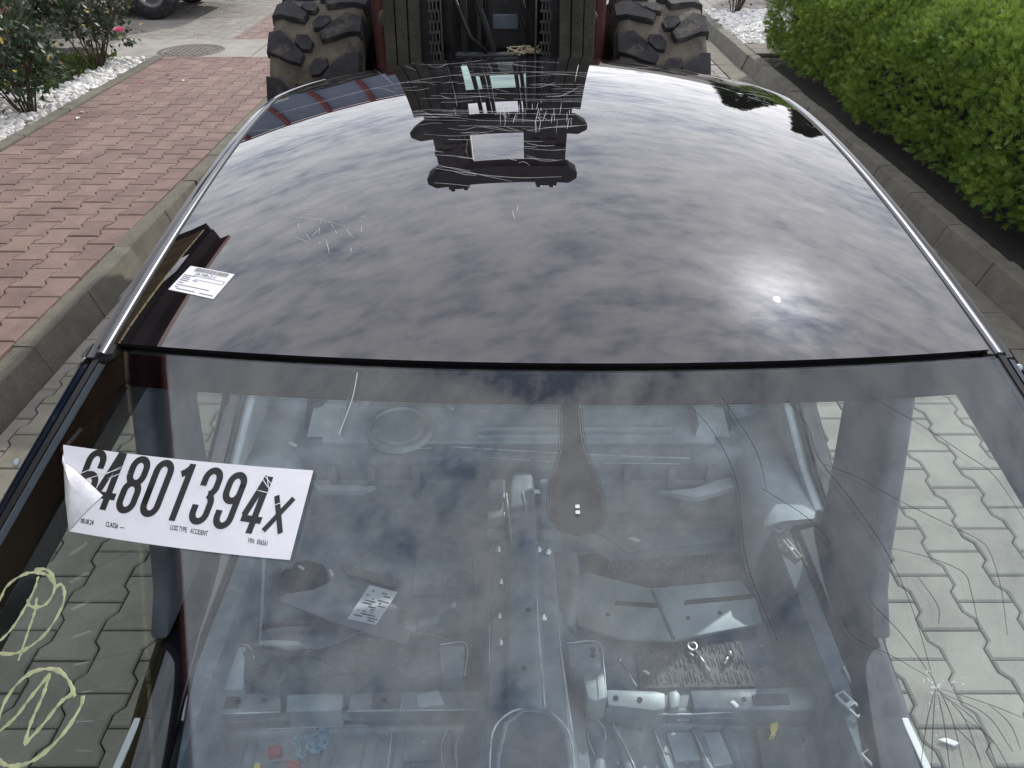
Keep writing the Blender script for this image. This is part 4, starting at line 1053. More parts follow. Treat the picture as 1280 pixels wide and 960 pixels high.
# ---- mouldings, rails, pillars
def edge_path(sg, y0, y1, n, out=0):
    r = []
    for y in np.linspace(y0, y1, n):
        u = rhalf(y); P = RS(sg*u, y); nn = RN(sg*u, y)
        du = (rhalf(y+.01)-rhalf(y-.01))/.02; T_ = np.array([sg*du, 1, 0]); T_ /= np.linalg.norm(T_)
        e1 = np.cross(T_, nn)*1.; e1 /= np.linalg.norm(e1); e1 = e1 if e1[0]*sg > 0 else -e1
        r.append((P, e1, nn))
    return r
ycor = ys(W0)
for sg in (-1, 1):
    pth = edge_path(sg, ycor-.004, YR+.05, 60); pm_ = edge_path(sg, ycor-.004, 2.30, 50)
    sweep('roof_moulding', pm_, [(-.004, .0010), (-.001, .0042), (.005, .0046), (.009, .0020), (.010, -.004), (-.004, -.004)], m_bright, car)
    sweep('roof_gutter', pth, [(-.014, -.002), (-.009, -.0012), (.012, -.0015), (.018, -.004), (.018, -.02), (-.014, -.02)], m_rubber, car)
    sweep('roof_rail', pth, [(.017, -.002), (.024, .0005), (.034, -.006), (.046, -.022), (.058, -.050), (.066, -.085), (.050, -.095), (.020, -.060), (-.03, -.03), (-.03, -.012), (.012, -.012)], m_black, car)
    pa = []
    for s_ in np.linspace(.003, SMAX+.02, 30):
        u = sg*(W0+EW*max(s_, 0)); P = WS(u, s_); nn = WN(u, s_); T_ = WS(sg*(W0+EW*(s_+.01)), s_+.01)-WS(sg*(W0+EW*(s_-.01)), s_-.01); T_ /= np.linalg.norm(T_)
        e1 = np.cross(T_, nn); e1 /= np.linalg.norm(e1); e1 = e1 if e1[0]*sg > 0 else -e1
        pa.append((P, e1, nn))
    ap = sweep('a_pillar', pa, [(.002, -.006), (.004, -.002), (.010, -.0015), (.011, -.005), (.016, -.005), (.017, .001), (.024, .002), (.026, -.004), (.031, -.004), (.033, .000), (.042, -.006), (.056, -.024), (.066, -.055), (.060, -.085), (.02, -.075), (-.055, -.05), (-.055, -.022), (-.004, -.012)], m_navy, car)
    sweep('pillar_trim', pa, [(.0005, .0018), (.009, .0036), (.0105, -.001), (.0005, -.001)], m_trim, ap)
    for s_, lat in ((.045, .030), (.21, .05)):
        k = np.argmin([abs(q-s_) for q in np.linspace(.003, SMAX+.02, 30)]); P, e1, nn = pa[k]
        bm = bmesh.new(); lathe(bm, [(0, .006), (.004, .0055), (.006, .002), (.007, 0), (.0, 0)], Matrix.Translation(P+e1*lat+nn*-.004) @ Vector((0, 0, 1)).rotation_difference(Vector(nn)).to_matrix().to_4x4(), 10); bmobj('screw', bm, m_metal, ap, True)
# rest of foam tape along the left rail
# ---- body: sills, pillars, quarters, floor
XI = .02                                          # middle of the shell at floor level
mir = lambda x, sg: XI+sg*x
FZ = .22
def sidepoly(name, pts, xin, thick, sg, m, parent=None, bev=.012):
    """outline in (y,z) with inner face at x=xin(z); thickness outwards"""
    bm = bmesh.new()
    poly = [Vector((mir(xin(z), sg), y, z)) for y, z in pts]
    prism(bm, poly, (sg*thick, 0, 0), 0)
    bmesh.ops.recalc_face_normals(bm, faces=bm.faces)
    bmesh.ops.bevel(bm, geom=list(bm.edges), offset=bev, segments=2, affect='EDGES', profile=.5)
    return smooth_sharp(bmobj(name, bm, m, parent or car), 45)
xin = lambda z: .655+max(0, 1.36-z)*.185
for sg in (-1, 1):
    lit = m_shell
    sidepoly('b_pillar', [(1.19, 1.32), (1.195, .95), (1.205, .68), (1.20, .55), (1.16, .43), (1.60, .43), (1.53, .50), (1.475, .76), (1.44, .95), (1.42, 1.32)][::-1], xin, .045, sg, m_dark)
    sill = sweep('sill', [((mir(-.045 if y < .9 else (-.02 if y < 1.1 else 0), sg), y, 0), (sg, 0, 0), (0, 0, 1)) for y in (.12, .6, .85, 1.02, 1.2, 1.62)], [(.735, .21), (.745, .36), (.765, .405), (.835, .425), (.868, .41), (.885, .36), (.885, .12), (.84, .07), (.76, .07), (.735, .12)], m_black, car)
    sweep('sill_inner', [((mir(0, sg), y, 0), (sg, 0, 0), (0, 0, 1)) for y in (.14, 1.60)], [(.690, .212), (.700, .35), (.712, .385), (.752, .398), (.760, .385), (.742, .35), (.732, .212)], m_floor, car)
    sweep('rear_sill', [((mir(0, sg), y, 0), (sg, 0, 0), (0, 0, 1)) for y in (1.56, 1.8, 2.12)], [(.660, .20), (.672, .375), (.690, .405), (.730, .425), (.86, .44), (.86, .20)], m_mid, car)
    boxobj('sill_plate', (mir(.824, sg), .76, .417), (.016, .42, .006), m_white, sill, .002)
    # rear quarter with the door cut and wheel arch
    sidepoly('quarter_panel', [(1.50, .43), (1.53, .13), (1.95, .12), (2.02, .40), (2.25, .62), (2.55, .68), (2.85, .60), (3.05, .40), (3.12, .16), (3.55, .20), (3.62, .55), (3.55, .92), (3.10, 1.00), (2.62, 1.30), (2.30, 1.34), (2.12, 1.10), (1.98, .80), (1.86, .60), (1.70, .50)], lambda z: .70+max(0, 1.36-z)*.17, .06, sg, m_black, bev=.01)
    inner = sidepoly('inner_quarter', [(1.52, .24), (2.5, .24), (2.5, 1.0), (2.35, 1.30), (2.20, 1.15), (2.06, .82), (1.92, .60), (1.72, .47), (1.55, .43)], lambda z: .655+max(0, 1.36-z)*.185, .035, sg, m_shell, bev=.01)
    boxobj('door_strip', (mir(.872, sg), 1.72, .49), (.012, .20, .012), m_white, inner, .003, rx=.22)
    # wheel house
    bm = bmesh.new(); bmesh.ops.create_uvsphere(bm, u_segments=28, v_segments=16, radius=1, matrix=Matrix.Translation((mir(.74, sg), 2.50, .34)) @ Matrix.Diagonal((.20, .47, .44, 1))); bmobj('wheel_house', bm, m_shell, car, True)
    # seat belt anchor bar behind the b pillar and brace in the rear
    tubeobj('brace', [(mir(.66, sg), 1.98, .42), (mir(.60, sg), 2.30, .88), (mir(.56, sg), 2.45, 1.1)], .03, m_dark, car, 8)
    sweep('rear_rail', [((mir(.60+.03*t, sg), 1.93+.62*t, .43+.05*t), (sg, 0, 0), (0, 0, 1)) for t in (0, .5, 1)], [(-.04, 0), (-.035, .05), (.05, .06), (.07, 0)], m_shell, car)
# floor pan with pressed beads
floor = prismobj('floor_pan', [(mir(-.72, 1), .05, FZ-.05), (mir(.72, 1), .05, FZ-.05), (mir(.72, 1), 1.88, FZ-.05), (mir(-.72, 1), 1.88, FZ-.05)], (0, 0, .05), m_floor, car)
def bead(pxs, z, w, h, m=m_floor, parent=floor, name='floor_bead'):
    P = [G(x, y, z) for x, y in pxs]
    pth = []
    for i, p in enumerate(P):
        t = P[min(i+1, len(P)-1)]-P[max(i-1, 0)]; t[2] = 0; t /= np.linalg.norm(t); pth.append((p, np.array([t[1], -t[0], 0]), np.array([0, 0, 1])))
    return sweep(name, pth, [(-w/2, -.002), (-w*.32, h*.8), (-w*.15, h), (w*.15, h), (w*.32, h*.8), (w/2, -.002)], m, parent)
def plate(name, pxs, z, h, m, parent, bev=.006):
    P = [G(x, y, z) for x, y in pxs]
    ar = sum(P[i-1][0]*P[i][1]-P[i][0]*P[i-1][1] for i in range(len(P)))
    if ar < 0: P = P[::-1]
    return prismobj(name, [Vector(p)-Vector((0, 0, h)) for p in P], (0, 0, h), m, parent, bev)
# tunnel
tn = []
for y in np.linspace(.10, 1.815, 16):
    k = 1-.25*max(0, (y-.9)); tn.append(((.030, y, 0), (k, 0, 0), (0, 0, 1 if y < 1.65 else 1-.55*(y-1.65))))
tun = sweep('tunnel', tn, [(-.155, FZ-.01), (-.150, FZ+.015), (-.118, FZ+.05), (-.095, FZ+.145), (-.085, FZ+.160), (-.048, FZ+.165), (-.042, FZ+.196), (-.034, FZ+.202), (.034, FZ+.202), (.042, FZ+.196), (.048, FZ+.165), (.085, FZ+.160), (.095, FZ+.145), (.118, FZ+.05), (.150, FZ+.015), (.155, FZ-.01)], m_floor, car)
for px, py in ((624, 687), (673, 687), (627, 727), (625, 770), (679, 772), (627, 803), (685, 690), (646, 658)):
    p = G(px, py, FZ+.165); bm = bmesh.new(); lathe(bm, [(0, .014), (.005, .014), (.006, .006), (.011, .005), (.012, 0)], Matrix.Translation(p), 10); bmobj('stud', bm, m_steel, tun, True)
for x in (-.075, .078):
    for y, l in ((1.72, .085), (1.60, .05), (1.54, .03)): boxobj('bracket', (.03+x, y, FZ+.172), (.05, l, .022), m_floor, tun, .006)
# arch at the gear lever opening
p0 = [G(x, y, FZ+.21) for x, y in ((622, 1000), (622, 950), (632, 905), (655, 888), (682, 890), (705, 912), (712, 950), (712, 1000))]
bm = bmesh.new(); tube(bm, p0, .006, 6); bmobj('lever_opening_rim', bm, m_floor, tun, True)
prismobj('lever_cover', [Vector(p)-Vector((0, 0, .004)) for p in p0], (0, 0, .006), m_dark, tun)
# heel board, rear seat pan, bulkhead
hb = sweep('heel_board', [((x, 0, 0), (0, 1, 0), (0, 0, 1)) for x in np.linspace(mir(-.70, 1), mir(.70, 1), 12)], [(1.80, FZ-.01), (1.815, FZ+.02), (1.832, FZ+.075), (1.834, FZ+.095), (1.846, FZ+.104), (1.849, FZ+.135), (1.856, FZ+.170), (1.872, FZ+.192), (1.90, FZ+.202), (2.50, FZ+.25), (2.50, FZ+.23), (1.93, FZ+.17), (1.85, FZ-.01)], m_floor, car)
sp_ = prismobj('rear_seat_pan', [(mir(-.62, 1), 1.905, FZ+.200), (mir(.62, 1), 1.905, FZ+.200), (mir(.60, 1), 2.46, FZ+.244), (mir(-.60, 1), 2.46, FZ+.244)], (0, 0, .012), m_mid, car, .004)
c_ = G(500, 537, FZ+.222); bm = bmesh.new(); lathe(bm, [(0, .012), (.07, .012), (.078, .006), (.088, .006), (.094, .014), (.104, .012), (.110, 0)], Matrix.Translation(c_) @ Matrix.Rotation(.08, 4, 'X'), 36); smooth_sharp(bmobj('fuel_pump_cover', bm, m_metal, sp_), 30)
for y in (1.93, 1.965, 2.25): boxobj('seat_pan_bead', (mir(.18, 1), y, FZ+.214+.08*(y-1.905)), (.62, .016, .012), m_mid, sp_, .005)
prismobj('rear_bulkhead', [(mir(-.62, 1), 2.50, FZ+.2), (mir(.62, 1), 2.50, FZ+.2), (mir(.60, 1), 2.56, .95), (mir(-.60, 1), 2.56, .95)], (0, .02, 0), m_dark, car)
prismobj('parcel_shelf', [(mir(-.66, 1), 2.54, .955), (mir(.66, 1), 2.54, .955), (mir(.62, 1), 3.1, .965), (mir(-.62, 1), 3.1, .965)], (0, 0, .02), m_shell, car, .004)
# back window, tail, boot lid, bumper beam, underfloor
rw = []
for t in np.linspace(0, 1, 12):
    y = YR+.02+t*.36; w_ = .60-.0*t; z_ = rz(0, YR)-.012-.35*t-.06*t*t; rw.append((y, z_))
V = []; F = []
for off in (0, -.005):
    for y, z_ in rw:
        for a in np.linspace(-1, 1, 21): V.append((XC+a*.60, y-.02*a*a, z_-.055*a*a+off))
K = 12*21
for j in range(11):
    for i in range(20):
        a = j*21+i; F += [(a, a+1, a+22, a+21), (K+a, K+a+21, K+a+22, K+a+1)]
mesh('rear_window', V, F, m_glass2, car, True)
prismobj('boot_lid', [(mir(-.62, 1), 3.12, .985), (mir(.62, 1), 3.12, .985), (mir(.60, 1), 3.60, .96), (mir(-.60, 1), 3.60, .96)], (0, 0, .03), m_black, car, .012)
prismobj('tail_panel', [(mir(-.70, 1), 3.58, .20), (mir(.70, 1), 3.58, .20), (mir(.66, 1), 3.61, .94), (mir(-.66, 1), 3.61, .94)], (0, .05, 0), m_black, car, .012)
boxobj('bumper_beam', (XI, 3.68, .42), (1.2, .07, .10), m_shell, car, .015)
boxobj('boot_floor', (XI, 3.05, .24), (1.25, 1.08, .03), m_floor, car, .01)
boxobj('cowl', (XI, .03, .93), (1.50, .20, .10), m_black, car, .02); prismobj('firewall', [(mir(-.72, 1), .06, .2), (mir(.72, 1), .06, .2), (mir(.72, 1), .02, .93), (mir(-.72, 1), .02, .93)], (0, .015, 0), m_dark, car)
for sg in (-1, 1):
    sidepoly('front_pillar_foot', [(.03, .15), (.12, .15), (.16, .45), (.14, .93), (.03, .93)], lambda z: .76, .08, sg, m_black)
    tubeobj('subframe_rail', [(mir(.45, sg), .05, .42), (mir(.45, sg), -.55, .40)], .05, m_black, car, 8)

# ---- right front floor
cmR = bpy.data.objects.new('crossmember', None); COL.objects.link(cmR); cmR.parent = car; cmR.location = Vector(G(880, 880, FZ+.06))-origin_of(car)
plate('crossmember_top', [(757, 861), (818, 863), (832, 866), (832, 886), (818, 888), (760, 881)], FZ+.085, .08, m_metal, cmR, .008)
plate('crossmember_top', [(835, 864), (846, 862), (851, 868), (850, 883), (838, 886)], FZ+.083, .06, m_metal, cmR, .008)
plate('crossmember_top', [(862, 862), (1005, 858), (1085, 862), (1085, 884), (1000, 887), (868, 886)], FZ+.080, .07, m_floor, cmR, .008)
bead([(757, 886), (840, 892), (930, 890), (1090, 888)], FZ+.045, .03, .014, m_floor, cmR, 'crossmember_flange')
plate('seat_bracket', [(708, 804), (748, 803), (753, 834), (722, 837), (712, 832)], FZ+.13, .10, m_floor, car, .01)
br = plate('seat_bracket', [(726, 836), (754, 834), (759, 872), (744, 876), (735, 872)], FZ+.11, .08, m_metal, car, .006)
for px, py in ((741, 812), (741, 819)):
    p = G(px, py, FZ+.1315); bm = bmesh.new(); lathe(bm, [(0, .001), (.007, .001), (.007, -.001)], Matrix.Translation(p), 10); bmobj('bolt_hole', bm, m_rubber, br)
# foam pads with fine ribs
def ribbed(name, pxs, z, m, n, seed):
    o = plate(name, pxs, z, .012, m, car, .004); g = np.random.default_rng(seed)
    c0, c1, c2, c3 = [np.array(G(x, y, z)) for x, y in pxs[:4]]
    bm = bmesh.new()
    for i in range(n):
        for j in range(3):
            t = (i+g.uniform(.1, .9))/n; b0 = j/3+g.uniform(0, .1); b1 = b0+g.uniform(.15, .26)
            p = lambda b: (c0*(1-t)+c1*t)*(1-b)+(c3*(1-t)+c2*t)*b+[0, 0, .0015]
            tube(bm, [p(b0), p((b0+b1)/2)+[g.normal(0, .002), 0, 0], p(b1)], .0015, 4)
    bmobj('foam_ribs', bm, m, o, True)
    return o
ribbed('foam_pad', [(745, 702), (922, 690), (934, 722), (750, 742)], FZ+.012, m_foam, 40, 1)
ribbed('foam_pad', [(795, 805), (925, 800), (945, 858), (800, 860)], FZ+.012, m_foam, 38, 2)
# loose plate in the rear footwell
pr = thing('floor_plate', 'pale sheet metal plate lying in the right rear footwell', 'metal plate', tuple(G(830, 750, FZ+.02)))
plate('sheet', [(716, 722), (735, 715), (812, 737), (925, 724), (947, 752), (953, 779), (842, 800), (772, 797), (722, 780)], FZ+.035, .010, m_metal, pr, .004)
for q in ([(768, 756), (828, 760), (826, 754), (770, 751)], [(855, 756), (940, 748), (945, 742), (856, 750)]): plate('slot', q, FZ+.0362, .002, m_rubber, pr, 0)
bead([(815, 737), (842, 799)], FZ+.035, .012, .003, m_dark, pr, 'fold_line')
# ribs of the near right floor
for q in ([(735, 905), (752, 935), (748, 975)], [(770, 912), (780, 935), (790, 975)], [(820, 905), (838, 975)], [(868, 905), (890, 975)], [(905, 905), (930, 975)]): bead(q, FZ, .035, .014)
for q in ([(800, 905), (900, 903), (1000, 902)], ): bead(q, FZ, .05, .018)
plate('floor_patch', [(832, 915), (866, 915), (880, 950), (845, 952)], FZ+.006, .006, m_mid, floor, .003)
plate('floor_patch', [(872, 916), (900, 914), (918, 955), (886, 958)], FZ+.006, .006, m_mid, floor, .003)
plate('wiring_box', [(944, 905), (972, 905), (990, 962), (955, 964)], FZ+.03, .03, m_dark, floor, .006)
plate('floor_patch', [(990, 822), (1020, 818), (1040, 850), (1000, 856)], FZ+.012, .01, m_mid, floor, .004)
plate('floor_patch', [(1035, 828), (1075, 828), (1078, 856), (1042, 856)], FZ+.10, .02, m_mid, floor, .006)
bead([(700, 720), (702, 770), (712, 850), (722, 965)], FZ+.012, .018, .010)
bead([(712, 700), (716, 740), (706, 790)], FZ+.02, .06, .03)
# ---- left front floor
cmL = bpy.data.objects.new('crossmember', None); COL.objects.link(cmL); cmL.parent = car; cmL.location = Vector(G(430, 875, FZ+.06))-origin_of(car)
plate('crossmember_top', [(256, 868), (350, 864), (352, 888), (252, 893)], FZ+.08, .07, m_floor, cmL, .008)
plate('crossmember_top', [(358, 867), (430, 866), (426, 888), (357, 890)], FZ+.083, .07, m_mid, cmL, .008)
plate('crossmember_top', [(438, 866), (600, 862), (604, 886), (434, 888)], FZ+.08, .07, m_floor, cmL, .008)
bead([(250, 897), (350, 894), (480, 892), (610, 890)], FZ+.045, .03, .012, m_floor, cmL, 'crossmember_flange')
plate('seat_bracket', [(268, 808), (308, 806), (304, 862), (262, 863)], FZ+.11, .09, m_mid, car, .01)
plate('seat_bracket', [(548, 806), (582, 805), (580, 845), (552, 850)], FZ+.12, .10, m_floor, car, .01)
plate('floor_patch', [(520, 868), (548, 862), (556, 880), (522, 884)], FZ+.086, .01, m_mid, cmL, .004)
for q in ([(318, 820), (322, 900), (305, 975)], [(470, 905), (455, 975)], [(505, 905), (495, 975)], [(560, 900), (556, 975)], [(420, 905), (400, 975)]): bead(q, FZ, .035, .012)
for q in ([(260, 918), (420, 912), (600, 908)], ): bead(q, FZ, .045, .016)
# rails with a pressed line along the left sill
bead([(330, 640), (300, 720), (255, 830), (205, 970)], FZ+.012, .04, .012); bead([(300, 640), (262, 740), (225, 850)], FZ+.10, .02, .01)
bead([(960, 640), (1000, 720), (1050, 830), (1095, 940)], FZ+.012, .03, .012)
# left rear footwell: dark plate with a paper label
dp = thing('floor_panel', 'grey flat panel lying in the left rear footwell under a paper tag', 'panel', tuple(G(450, 760, FZ+.03)))
plate('panel', [(348, 752), (356, 742), (392, 738), (412, 727), (470, 742), (500, 760), (494, 782), (516, 788), (508, 806), (440, 785), (378, 762)], FZ+.045, .008, m_panel, dp, .003)
pt_ = thing('paper_tag', 'crumpled white printed paper tag on the grey panel', 'tag', tuple(G(465, 755, FZ+.05)))
plate('paper', [(462, 731), (497, 740), (470, 781), (434, 773)], FZ+.050, .002, m_paper, pt_, .0005)
g = np.random.default_rng(9)
c4 = [np.array(G(x, y, FZ+.0506)) for x, y in ((462, 731), (497, 740), (470, 781), (434, 773))]
bm = bmesh.new()
for k in range(36):
    b0 = g.choice(np.linspace(.12, .92, 12)); a0 = g.uniform(.1, .8); a1 = min(.95, a0+g.uniform(.05, .25))
    pp = [(c4[0]*(1-a)+c4[1]*a)*(1-b)+(c4[3]*(1-a)+c4[2]*a)*b for a, b in ((a0, b0), (a1, b0), (a1, b0+.035), (a0, b0+.035))]; bm.faces.new([bm.verts.new(p) for p in pp])
bmobj('print', bm, m_inkg, pt_)
lv = thing('black_lever', 'black lever rod with round end lying on the left floor', 'lever', tuple(G(350, 782, FZ+.02)))
tubeobj('rod', [G(322, 784, FZ+.016), G(360, 780, FZ+.02), G(412, 776, FZ+.03)], .007, m_rubber, lv, 8)
bm = bmesh.new(); lathe(bm, [(0, .012), (.018, .012), (.022, .004), (.022, 0)], Matrix.Translation(G(318, 784, FZ+.004)), 16); bmobj('round_end', bm, m_rubber, lv, True)
plate('floor_patch', [(425, 705), (498, 722), (494, 735), (432, 716)], FZ+.02, .01, m_foam, floor, .003)
# cloth on the left crossmember
def crumple(name, label, cat, poly, z, h, m, seed, n=22):
    g = np.random.default_rng(seed); P = np.array([G(x, y, z)[:2] for x, y in poly]); c = P.mean(0); V = [(c[0], c[1], z+h)]; F = []
    K = len(poly)*4; ring = []
    per = np.vstack([P, P[:1]]); bnd = np.array([per[i]+(per[i+1]-per[i])*t for i in range(len(P)) for t in (0, .25, .5, .75)])
    for lv_, f_ in enumerate((.3, .55, .78, .93, 1.0, .985)):
        for i in range(K):
            r_ = bnd[i]*f_+c*(1-f_); zz_ = z+h*(1-f_**3)*(g.uniform(.35, 1.25)) if lv_ < 4 else (z+.004 if lv_ == 4 else z-.002)
            V.append((r_[0]+g.normal(0, .004), r_[1]+g.normal(0, .004), zz_))
    for i in range(K): F.append((0, 1+i, 1+(i+1) % K))
    for lv_ in range(5):
        for i in range(K): a = 1+lv_*K; F.append((a+i, a+K+i, a+K+(i+1) % K, a+(i+1) % K))
    t = thing(name, label, cat, (c[0], c[1], z)); o = mesh('fabric', V, F, m, t); bm = bmesh.new(); bm.from_mesh(o.data); bmesh.ops.recalc_face_normals(bm, faces=bm.faces)
    bmesh.ops.subdivide_edges(bm, edges=bm.edges[:], cuts=1, use_grid_fill=True, smooth=.6); bm.to_mesh(o.data); bm.free(); smooth_sharp(o, 60); return t
crumple('blue_rag', 'crumpled pale blue rag on the left front floor', 'rag', [(366, 932), (372, 920), (390, 915), (402, 914), (413, 918), (408, 932), (398, 941), (384, 940), (378, 952), (372, 946)], FZ+.012, .022, m_blue, 3)
crumple('grey_cloth', 'greyish cloth strip draped behind the left crossmember', 'cloth', [(288, 816), (312, 806), (330, 825), (370, 814), (440, 812), (462, 798), (478, 800), (462, 840), (430, 845), (360, 850), (330, 864), (308, 850)], FZ+.10, .025, m_cloth, 8)
# ---- small loose things on the floor
def bolt(label, a, b, z, r=.005, ring=False):
    t = thing('bolt', label, 'bolt', tuple((G(*a, z)+G(*b, z))/2)); A, B = G(*a, z), G(*b, z)
    tubeobj('shank', [A, (A+B)/2, B], r, m_steel, t, 8)
    if ring:
        bm = bmesh.new(); d = (A-B)/np.linalg.norm(A-B); c = A+d*.010
        pts = [c+np.array([d[0]*math.cos(q)-d[1]*math.sin(q), d[1]*math.cos(q)+d[0]*math.sin(q), 0])*.012 for q in np.linspace(0, 6.28, 14)]
        tube(bm, pts, .0045, 6); bmobj('eye', bm, m_steel, t, True)
    else:
        d = (A-B)/np.linalg.norm(A-B); tubeobj('head', [A+d*.001, A+d*.009], r*2.1, m_steel, t, 6)
bolt('long eye bolt lying on the ribbed foam pad', (868, 812), (888, 840), FZ+.022, .0045, True)
bolt('short bolt lying right of the long eye bolt', (911, 820), (905, 830), FZ+.022, .006)
bolt('thin metal pin left of the foam pad by the seat bracket', (776, 827), (796, 858), FZ+.022, .0028)
yc = thing('yellow_connector', 'yellow plastic connector on the right front floor', 'connector', tuple(G(966, 910, FZ+.04)))
plate('housing', [(962, 904), (972, 902), (974, 908), (969, 913), (970, 919), (962, 920), (965, 911)], FZ+.05, .016, m_yel, yc, .003)
for px, py, lb in ((343, 938, 'small red plastic clip above the lower left floor edge'), (366, 957, 'red plastic clip below the blue rag')):
    t = thing('red_clip', lb, 'clip', tuple(G(px, py, FZ+.01))); plate('clip_body', [(px-8, py-6), (px+8, py-8), (px+7, py+5), (px-9, py+6)], FZ+.022, .02, m_redpl, t, .003)
t = thing('yellow_clip', 'tiny yellow clip at the bottom left of the floor', 'clip', tuple(G(321, 957, FZ+.01))); plate('clip_body', [(318, 953), (325, 953), (325, 962), (317, 962)], FZ+.02, .015, m_yel, t, .002)
for k, (px, py, w, h_, lb) in enumerate(((454, 501, 9, 6, 'white plastic piece on the rear seat pan, left of centre'), (443, 505, 4, 3, 'white crumb left of the white plastic piece'), (563, 509, 5, 3, 'pale round scrap on the rear seat pan'), (366, 555, 6, 3, 'white shard beside the left rear rail'), (376, 709, 5, 3, 'pale crumb above the grey panel'), (793, 674, 8, 3, 'white scrap below the mirror patch, to its right'), (414, 716, 3, 5, 'white clip at the upper edge of the grey panel'), (808, 840, 5, 3, 'white crumb on the foam pad'), (918, 880, 6, 5, 'white scrap on the right crossmember'), (865, 818, 3, 2, 'white speck near the eye bolt'), (1186, 927, 14, 5, 'short white strip lying on the pavers outside the right sill'))):
    z = (FZ+.235 if py < 560 else FZ+.02) if k < 8 else (FZ+.088 if k == 8 else (FZ+.02 if k == 9 else .006))
    t = thing('plastic_scrap', lb, 'scrap', tuple(G(px, py, z)))
    plate('piece', [(px-w, py-h_*.6), (px-w*.2, py-h_), (px+w, py+h_*.3), (px+w*.5, py+h_)], z+.004, .004, m_white, t, .001)
# thin wire loops on the left floor
t = thing('loose_wire', 'thin pale wire curling over the grey panel', 'wire', tuple(G(440, 790, FZ+.05)))
tubeobj('wire', [G(419, 814, FZ+.06), G(430, 800, FZ+.075), G(444, 792, FZ+.075), G(455, 790, FZ+.06)], .0011, m_rope, t, 5); tubeobj('wire', [G(512, 790, FZ+.06), G(540, 793, FZ+.05), G(560, 800, FZ+.03)], .0011, m_rope, t, 5)
# seat belt latches and clips along both sills
for px, py, z, an, lb in ((216, 854, .40, .45, ''), (224, 886, .40, -.2, ''), (1066, 850, .40, -.1, ''), (1062, 880, .40, -.5, ''), (967, 655, .40, -.5, ''), (990, 686, .40, -.3, ''), (1096, 955, .40, -.5, '')):
    c = G(px, py, z); big = (px, py) in ((224, 886), (1062, 880), (967, 655), (1096, 955))
    bm = bmesh.new(); l, w_ = (.030, .011) if big else (.034, .006)
    fr = [Vector(c)+Matrix.Rotation(-an, 3, 'Z') @ Vector(q) for q in ((-w_, -l, 0), (w_, -l, 0), (w_, l, 0), (-w_, l, 0))]
    tube(bm, fr+[fr[0]], .0035, 6); box(bm, c+np.array([0, 0, -.001]), (w_*1.6, .010, .006), rz=-an); bmobj('sill_clip', bm, m_clip, car)

# ---- highlights on the pressed floor edges, painted as paler strips
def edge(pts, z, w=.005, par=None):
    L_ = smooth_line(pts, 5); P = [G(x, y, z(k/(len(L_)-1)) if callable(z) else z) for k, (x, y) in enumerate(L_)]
    bm = bmesh.new(); tube(bm, P, w/2, 5); bmobj('pressed_edge_highlight', bm, m_edge, par or floor, True)
ZT = FZ+.199
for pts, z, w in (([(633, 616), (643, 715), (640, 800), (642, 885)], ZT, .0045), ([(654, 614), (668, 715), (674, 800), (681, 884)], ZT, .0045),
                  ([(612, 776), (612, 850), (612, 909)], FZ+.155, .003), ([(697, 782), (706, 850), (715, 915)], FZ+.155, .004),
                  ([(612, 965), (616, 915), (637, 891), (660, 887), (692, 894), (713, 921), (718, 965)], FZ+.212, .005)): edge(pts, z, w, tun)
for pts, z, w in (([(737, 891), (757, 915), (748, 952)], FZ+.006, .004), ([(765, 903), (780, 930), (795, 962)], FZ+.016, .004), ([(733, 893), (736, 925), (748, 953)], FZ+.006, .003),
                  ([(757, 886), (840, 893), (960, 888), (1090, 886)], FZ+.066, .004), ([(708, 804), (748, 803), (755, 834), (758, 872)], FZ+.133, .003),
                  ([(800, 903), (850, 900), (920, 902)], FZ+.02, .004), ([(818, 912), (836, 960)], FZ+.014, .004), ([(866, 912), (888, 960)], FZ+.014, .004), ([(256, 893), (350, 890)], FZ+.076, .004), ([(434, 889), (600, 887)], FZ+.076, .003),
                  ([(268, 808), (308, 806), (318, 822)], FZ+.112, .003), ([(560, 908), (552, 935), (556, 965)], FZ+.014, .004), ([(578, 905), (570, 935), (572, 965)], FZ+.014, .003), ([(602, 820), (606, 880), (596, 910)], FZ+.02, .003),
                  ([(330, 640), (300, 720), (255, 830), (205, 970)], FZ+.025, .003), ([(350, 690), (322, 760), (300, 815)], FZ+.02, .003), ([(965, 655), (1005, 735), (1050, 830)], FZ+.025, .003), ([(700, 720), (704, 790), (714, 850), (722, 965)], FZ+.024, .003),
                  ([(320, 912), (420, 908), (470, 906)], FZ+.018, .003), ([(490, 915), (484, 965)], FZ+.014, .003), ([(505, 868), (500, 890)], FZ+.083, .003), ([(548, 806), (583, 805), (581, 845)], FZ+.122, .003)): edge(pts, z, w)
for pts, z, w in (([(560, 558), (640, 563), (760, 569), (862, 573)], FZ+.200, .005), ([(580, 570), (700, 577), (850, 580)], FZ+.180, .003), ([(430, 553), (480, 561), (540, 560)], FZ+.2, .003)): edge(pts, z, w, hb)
# side gussets at both ends of the heel board
for pts in ([(822, 612), (868, 612), (905, 598), (928, 592), (932, 604), (900, 614), (868, 622)], [(392, 604), (450, 608), (470, 606), (452, 613), (398, 612)]): plate('gusset', pts, FZ+.13, .02, m_mid, hb, .006)
# dark rounded mat and dark openings
for pts, z in (([(352, 716), (362, 704), (385, 700), (405, 706), (412, 722), (398, 736), (372, 742), (356, 734)], FZ+.012), ([(712, 696), (745, 690), (762, 700), (755, 716), (725, 722), (712, 712)], FZ+.03), ([(690, 690), (706, 690), (714, 740), (704, 764), (692, 750)], FZ+.10)): plate('dark_mat', pts, z, .01, m_dark if z > FZ+.05 else m_rubber, floor, .004)
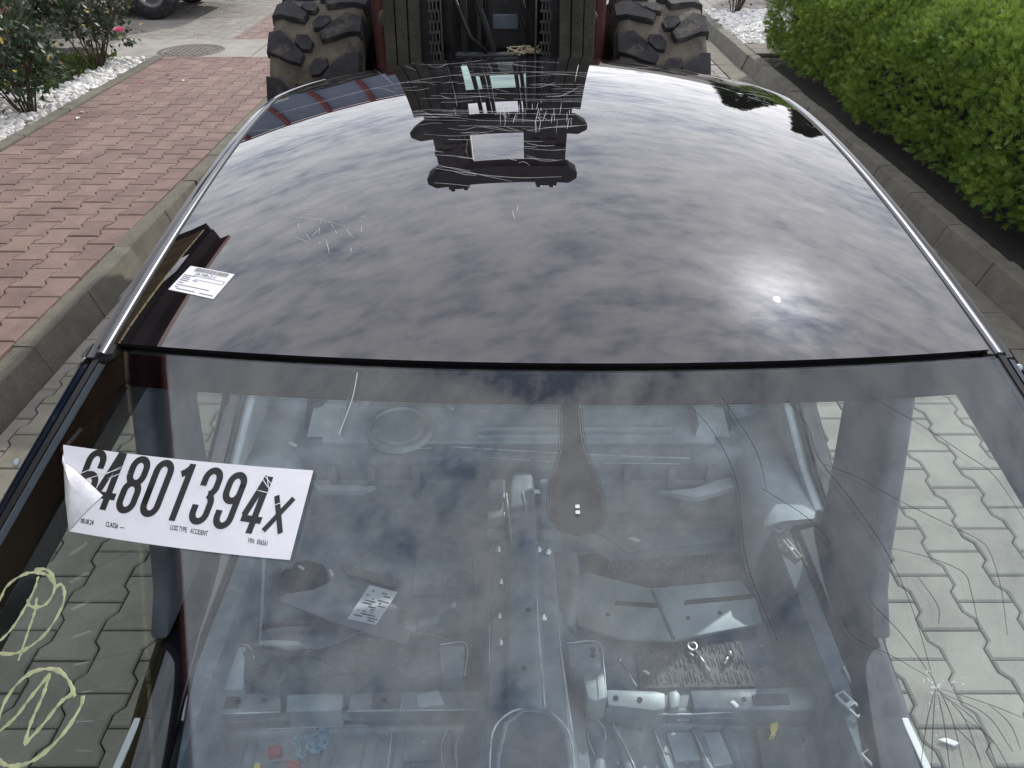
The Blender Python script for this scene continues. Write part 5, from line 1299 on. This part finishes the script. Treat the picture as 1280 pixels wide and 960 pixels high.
# open pockets beside the seat brackets
for pts in ([(270, 868), (300, 866), (298, 884), (268, 886)], [(466, 868), (500, 866), (500, 884), (464, 885)], [(940, 868), (985, 866), (988, 880), (944, 882)]): plate('pocket', pts, FZ+.0835, .003, m_dark, floor, .001)
for px, py in ((298, 877), (330, 875), (480, 875), (770, 872), (800, 874), (930, 874), (1040, 872), (660, 762), (655, 835), (630, 950), (690, 950), (780, 930), (860, 772), (900, 766), (760, 768)):
    z = FZ+.0875 if 860 < py < 890 else (FZ+.0365 if 765 < py < 775 and px > 750 else (FZ+.2035 if px < 700 and py < 880 else FZ+.004))
    bm = bmesh.new(); lathe(bm, [(0, .0008), (.006, .0008), (.0065, -.001)], Matrix.Translation(G(px, py, z)), 10); bmobj('drain_hole', bm, m_rubber, floor)

# glints of chipped glass, painted white along the star break
g = np.random.default_rng(31); V, F = [], []
for k in range(34):
    a = g.uniform(0, 6.28); r_ = abs(g.normal(0, 16)); x, y = 1170+r_*math.cos(a), 862+r_*math.sin(a)*1.3; l = g.uniform(1.5, 7); b = g.uniform(0, 6.28)
    ribbon_geo([(x, y), (x+l*.5*math.cos(b), y+l*.5*math.sin(b)), (x+l*math.cos(b+.3), y+l*math.sin(b+.3))], whit, on_ws, g.uniform(.0003, .0009), .0004, V, F, True, .0002)
o = mesh('glass_glints', V, F, m_crackw, wind, kind='stuff')
# crumbs and dirt on the floor
n = 420; px = g.uniform(260, 1040, n); py = g.uniform(690, 958, n); P = np.array([G(x, y, FZ+.006) for x, y in zip(px, py)]); P = P[np.abs(P[:, 0]-.03) > .16]
V = (IV[None]*g.uniform(.0008, .0034, (len(P), 1, 1))*g.uniform(.5, 1.5, (len(P), 1, 3))+P[:, None, :]).reshape(-1, 3)
o = mesh('floor_crumbs', V, (IF[None]+(np.arange(len(P))*len(IV))[:, None, None]).reshape(-1, 3), mat('crumbs', (.42, .41, .38), .8, island=.5), kind='stuff'); o['label'] = 'crumbs and bits of dirt scattered on the bare car floor'; o['category'] = 'dirt'
# vertical ribs of the heel board and pressed ovals of the floor
for x in (-.56, -.44, -.30, .36, .50, .62):
    prismobj('heel_rib', [(x-.012, 1.826, FZ+.03), (x+.012, 1.826, FZ+.03), (x+.012, 1.842, FZ+.165), (x-.012, 1.842, FZ+.165)], (0, -.007, 0), m_floor, hb, .003)
for pts in ([(300, 745), (345, 738), (340, 768), (292, 772)], [(520, 690), (590, 688), (592, 740), (515, 744)], [(525, 760), (592, 757), (594, 792), (520, 796)], [(350, 905), (392, 903), (384, 950), (338, 952)], [(505, 905), (548, 904), (545, 950), (498, 952)], [(785, 690), (742, 660), (800, 650), (920, 650), (938, 672)], [(1000, 905), (1050, 903), (1066, 950), (1012, 952)]): plate('pressed_panel', pts, FZ+.007, .007, m_floor, floor, .005)
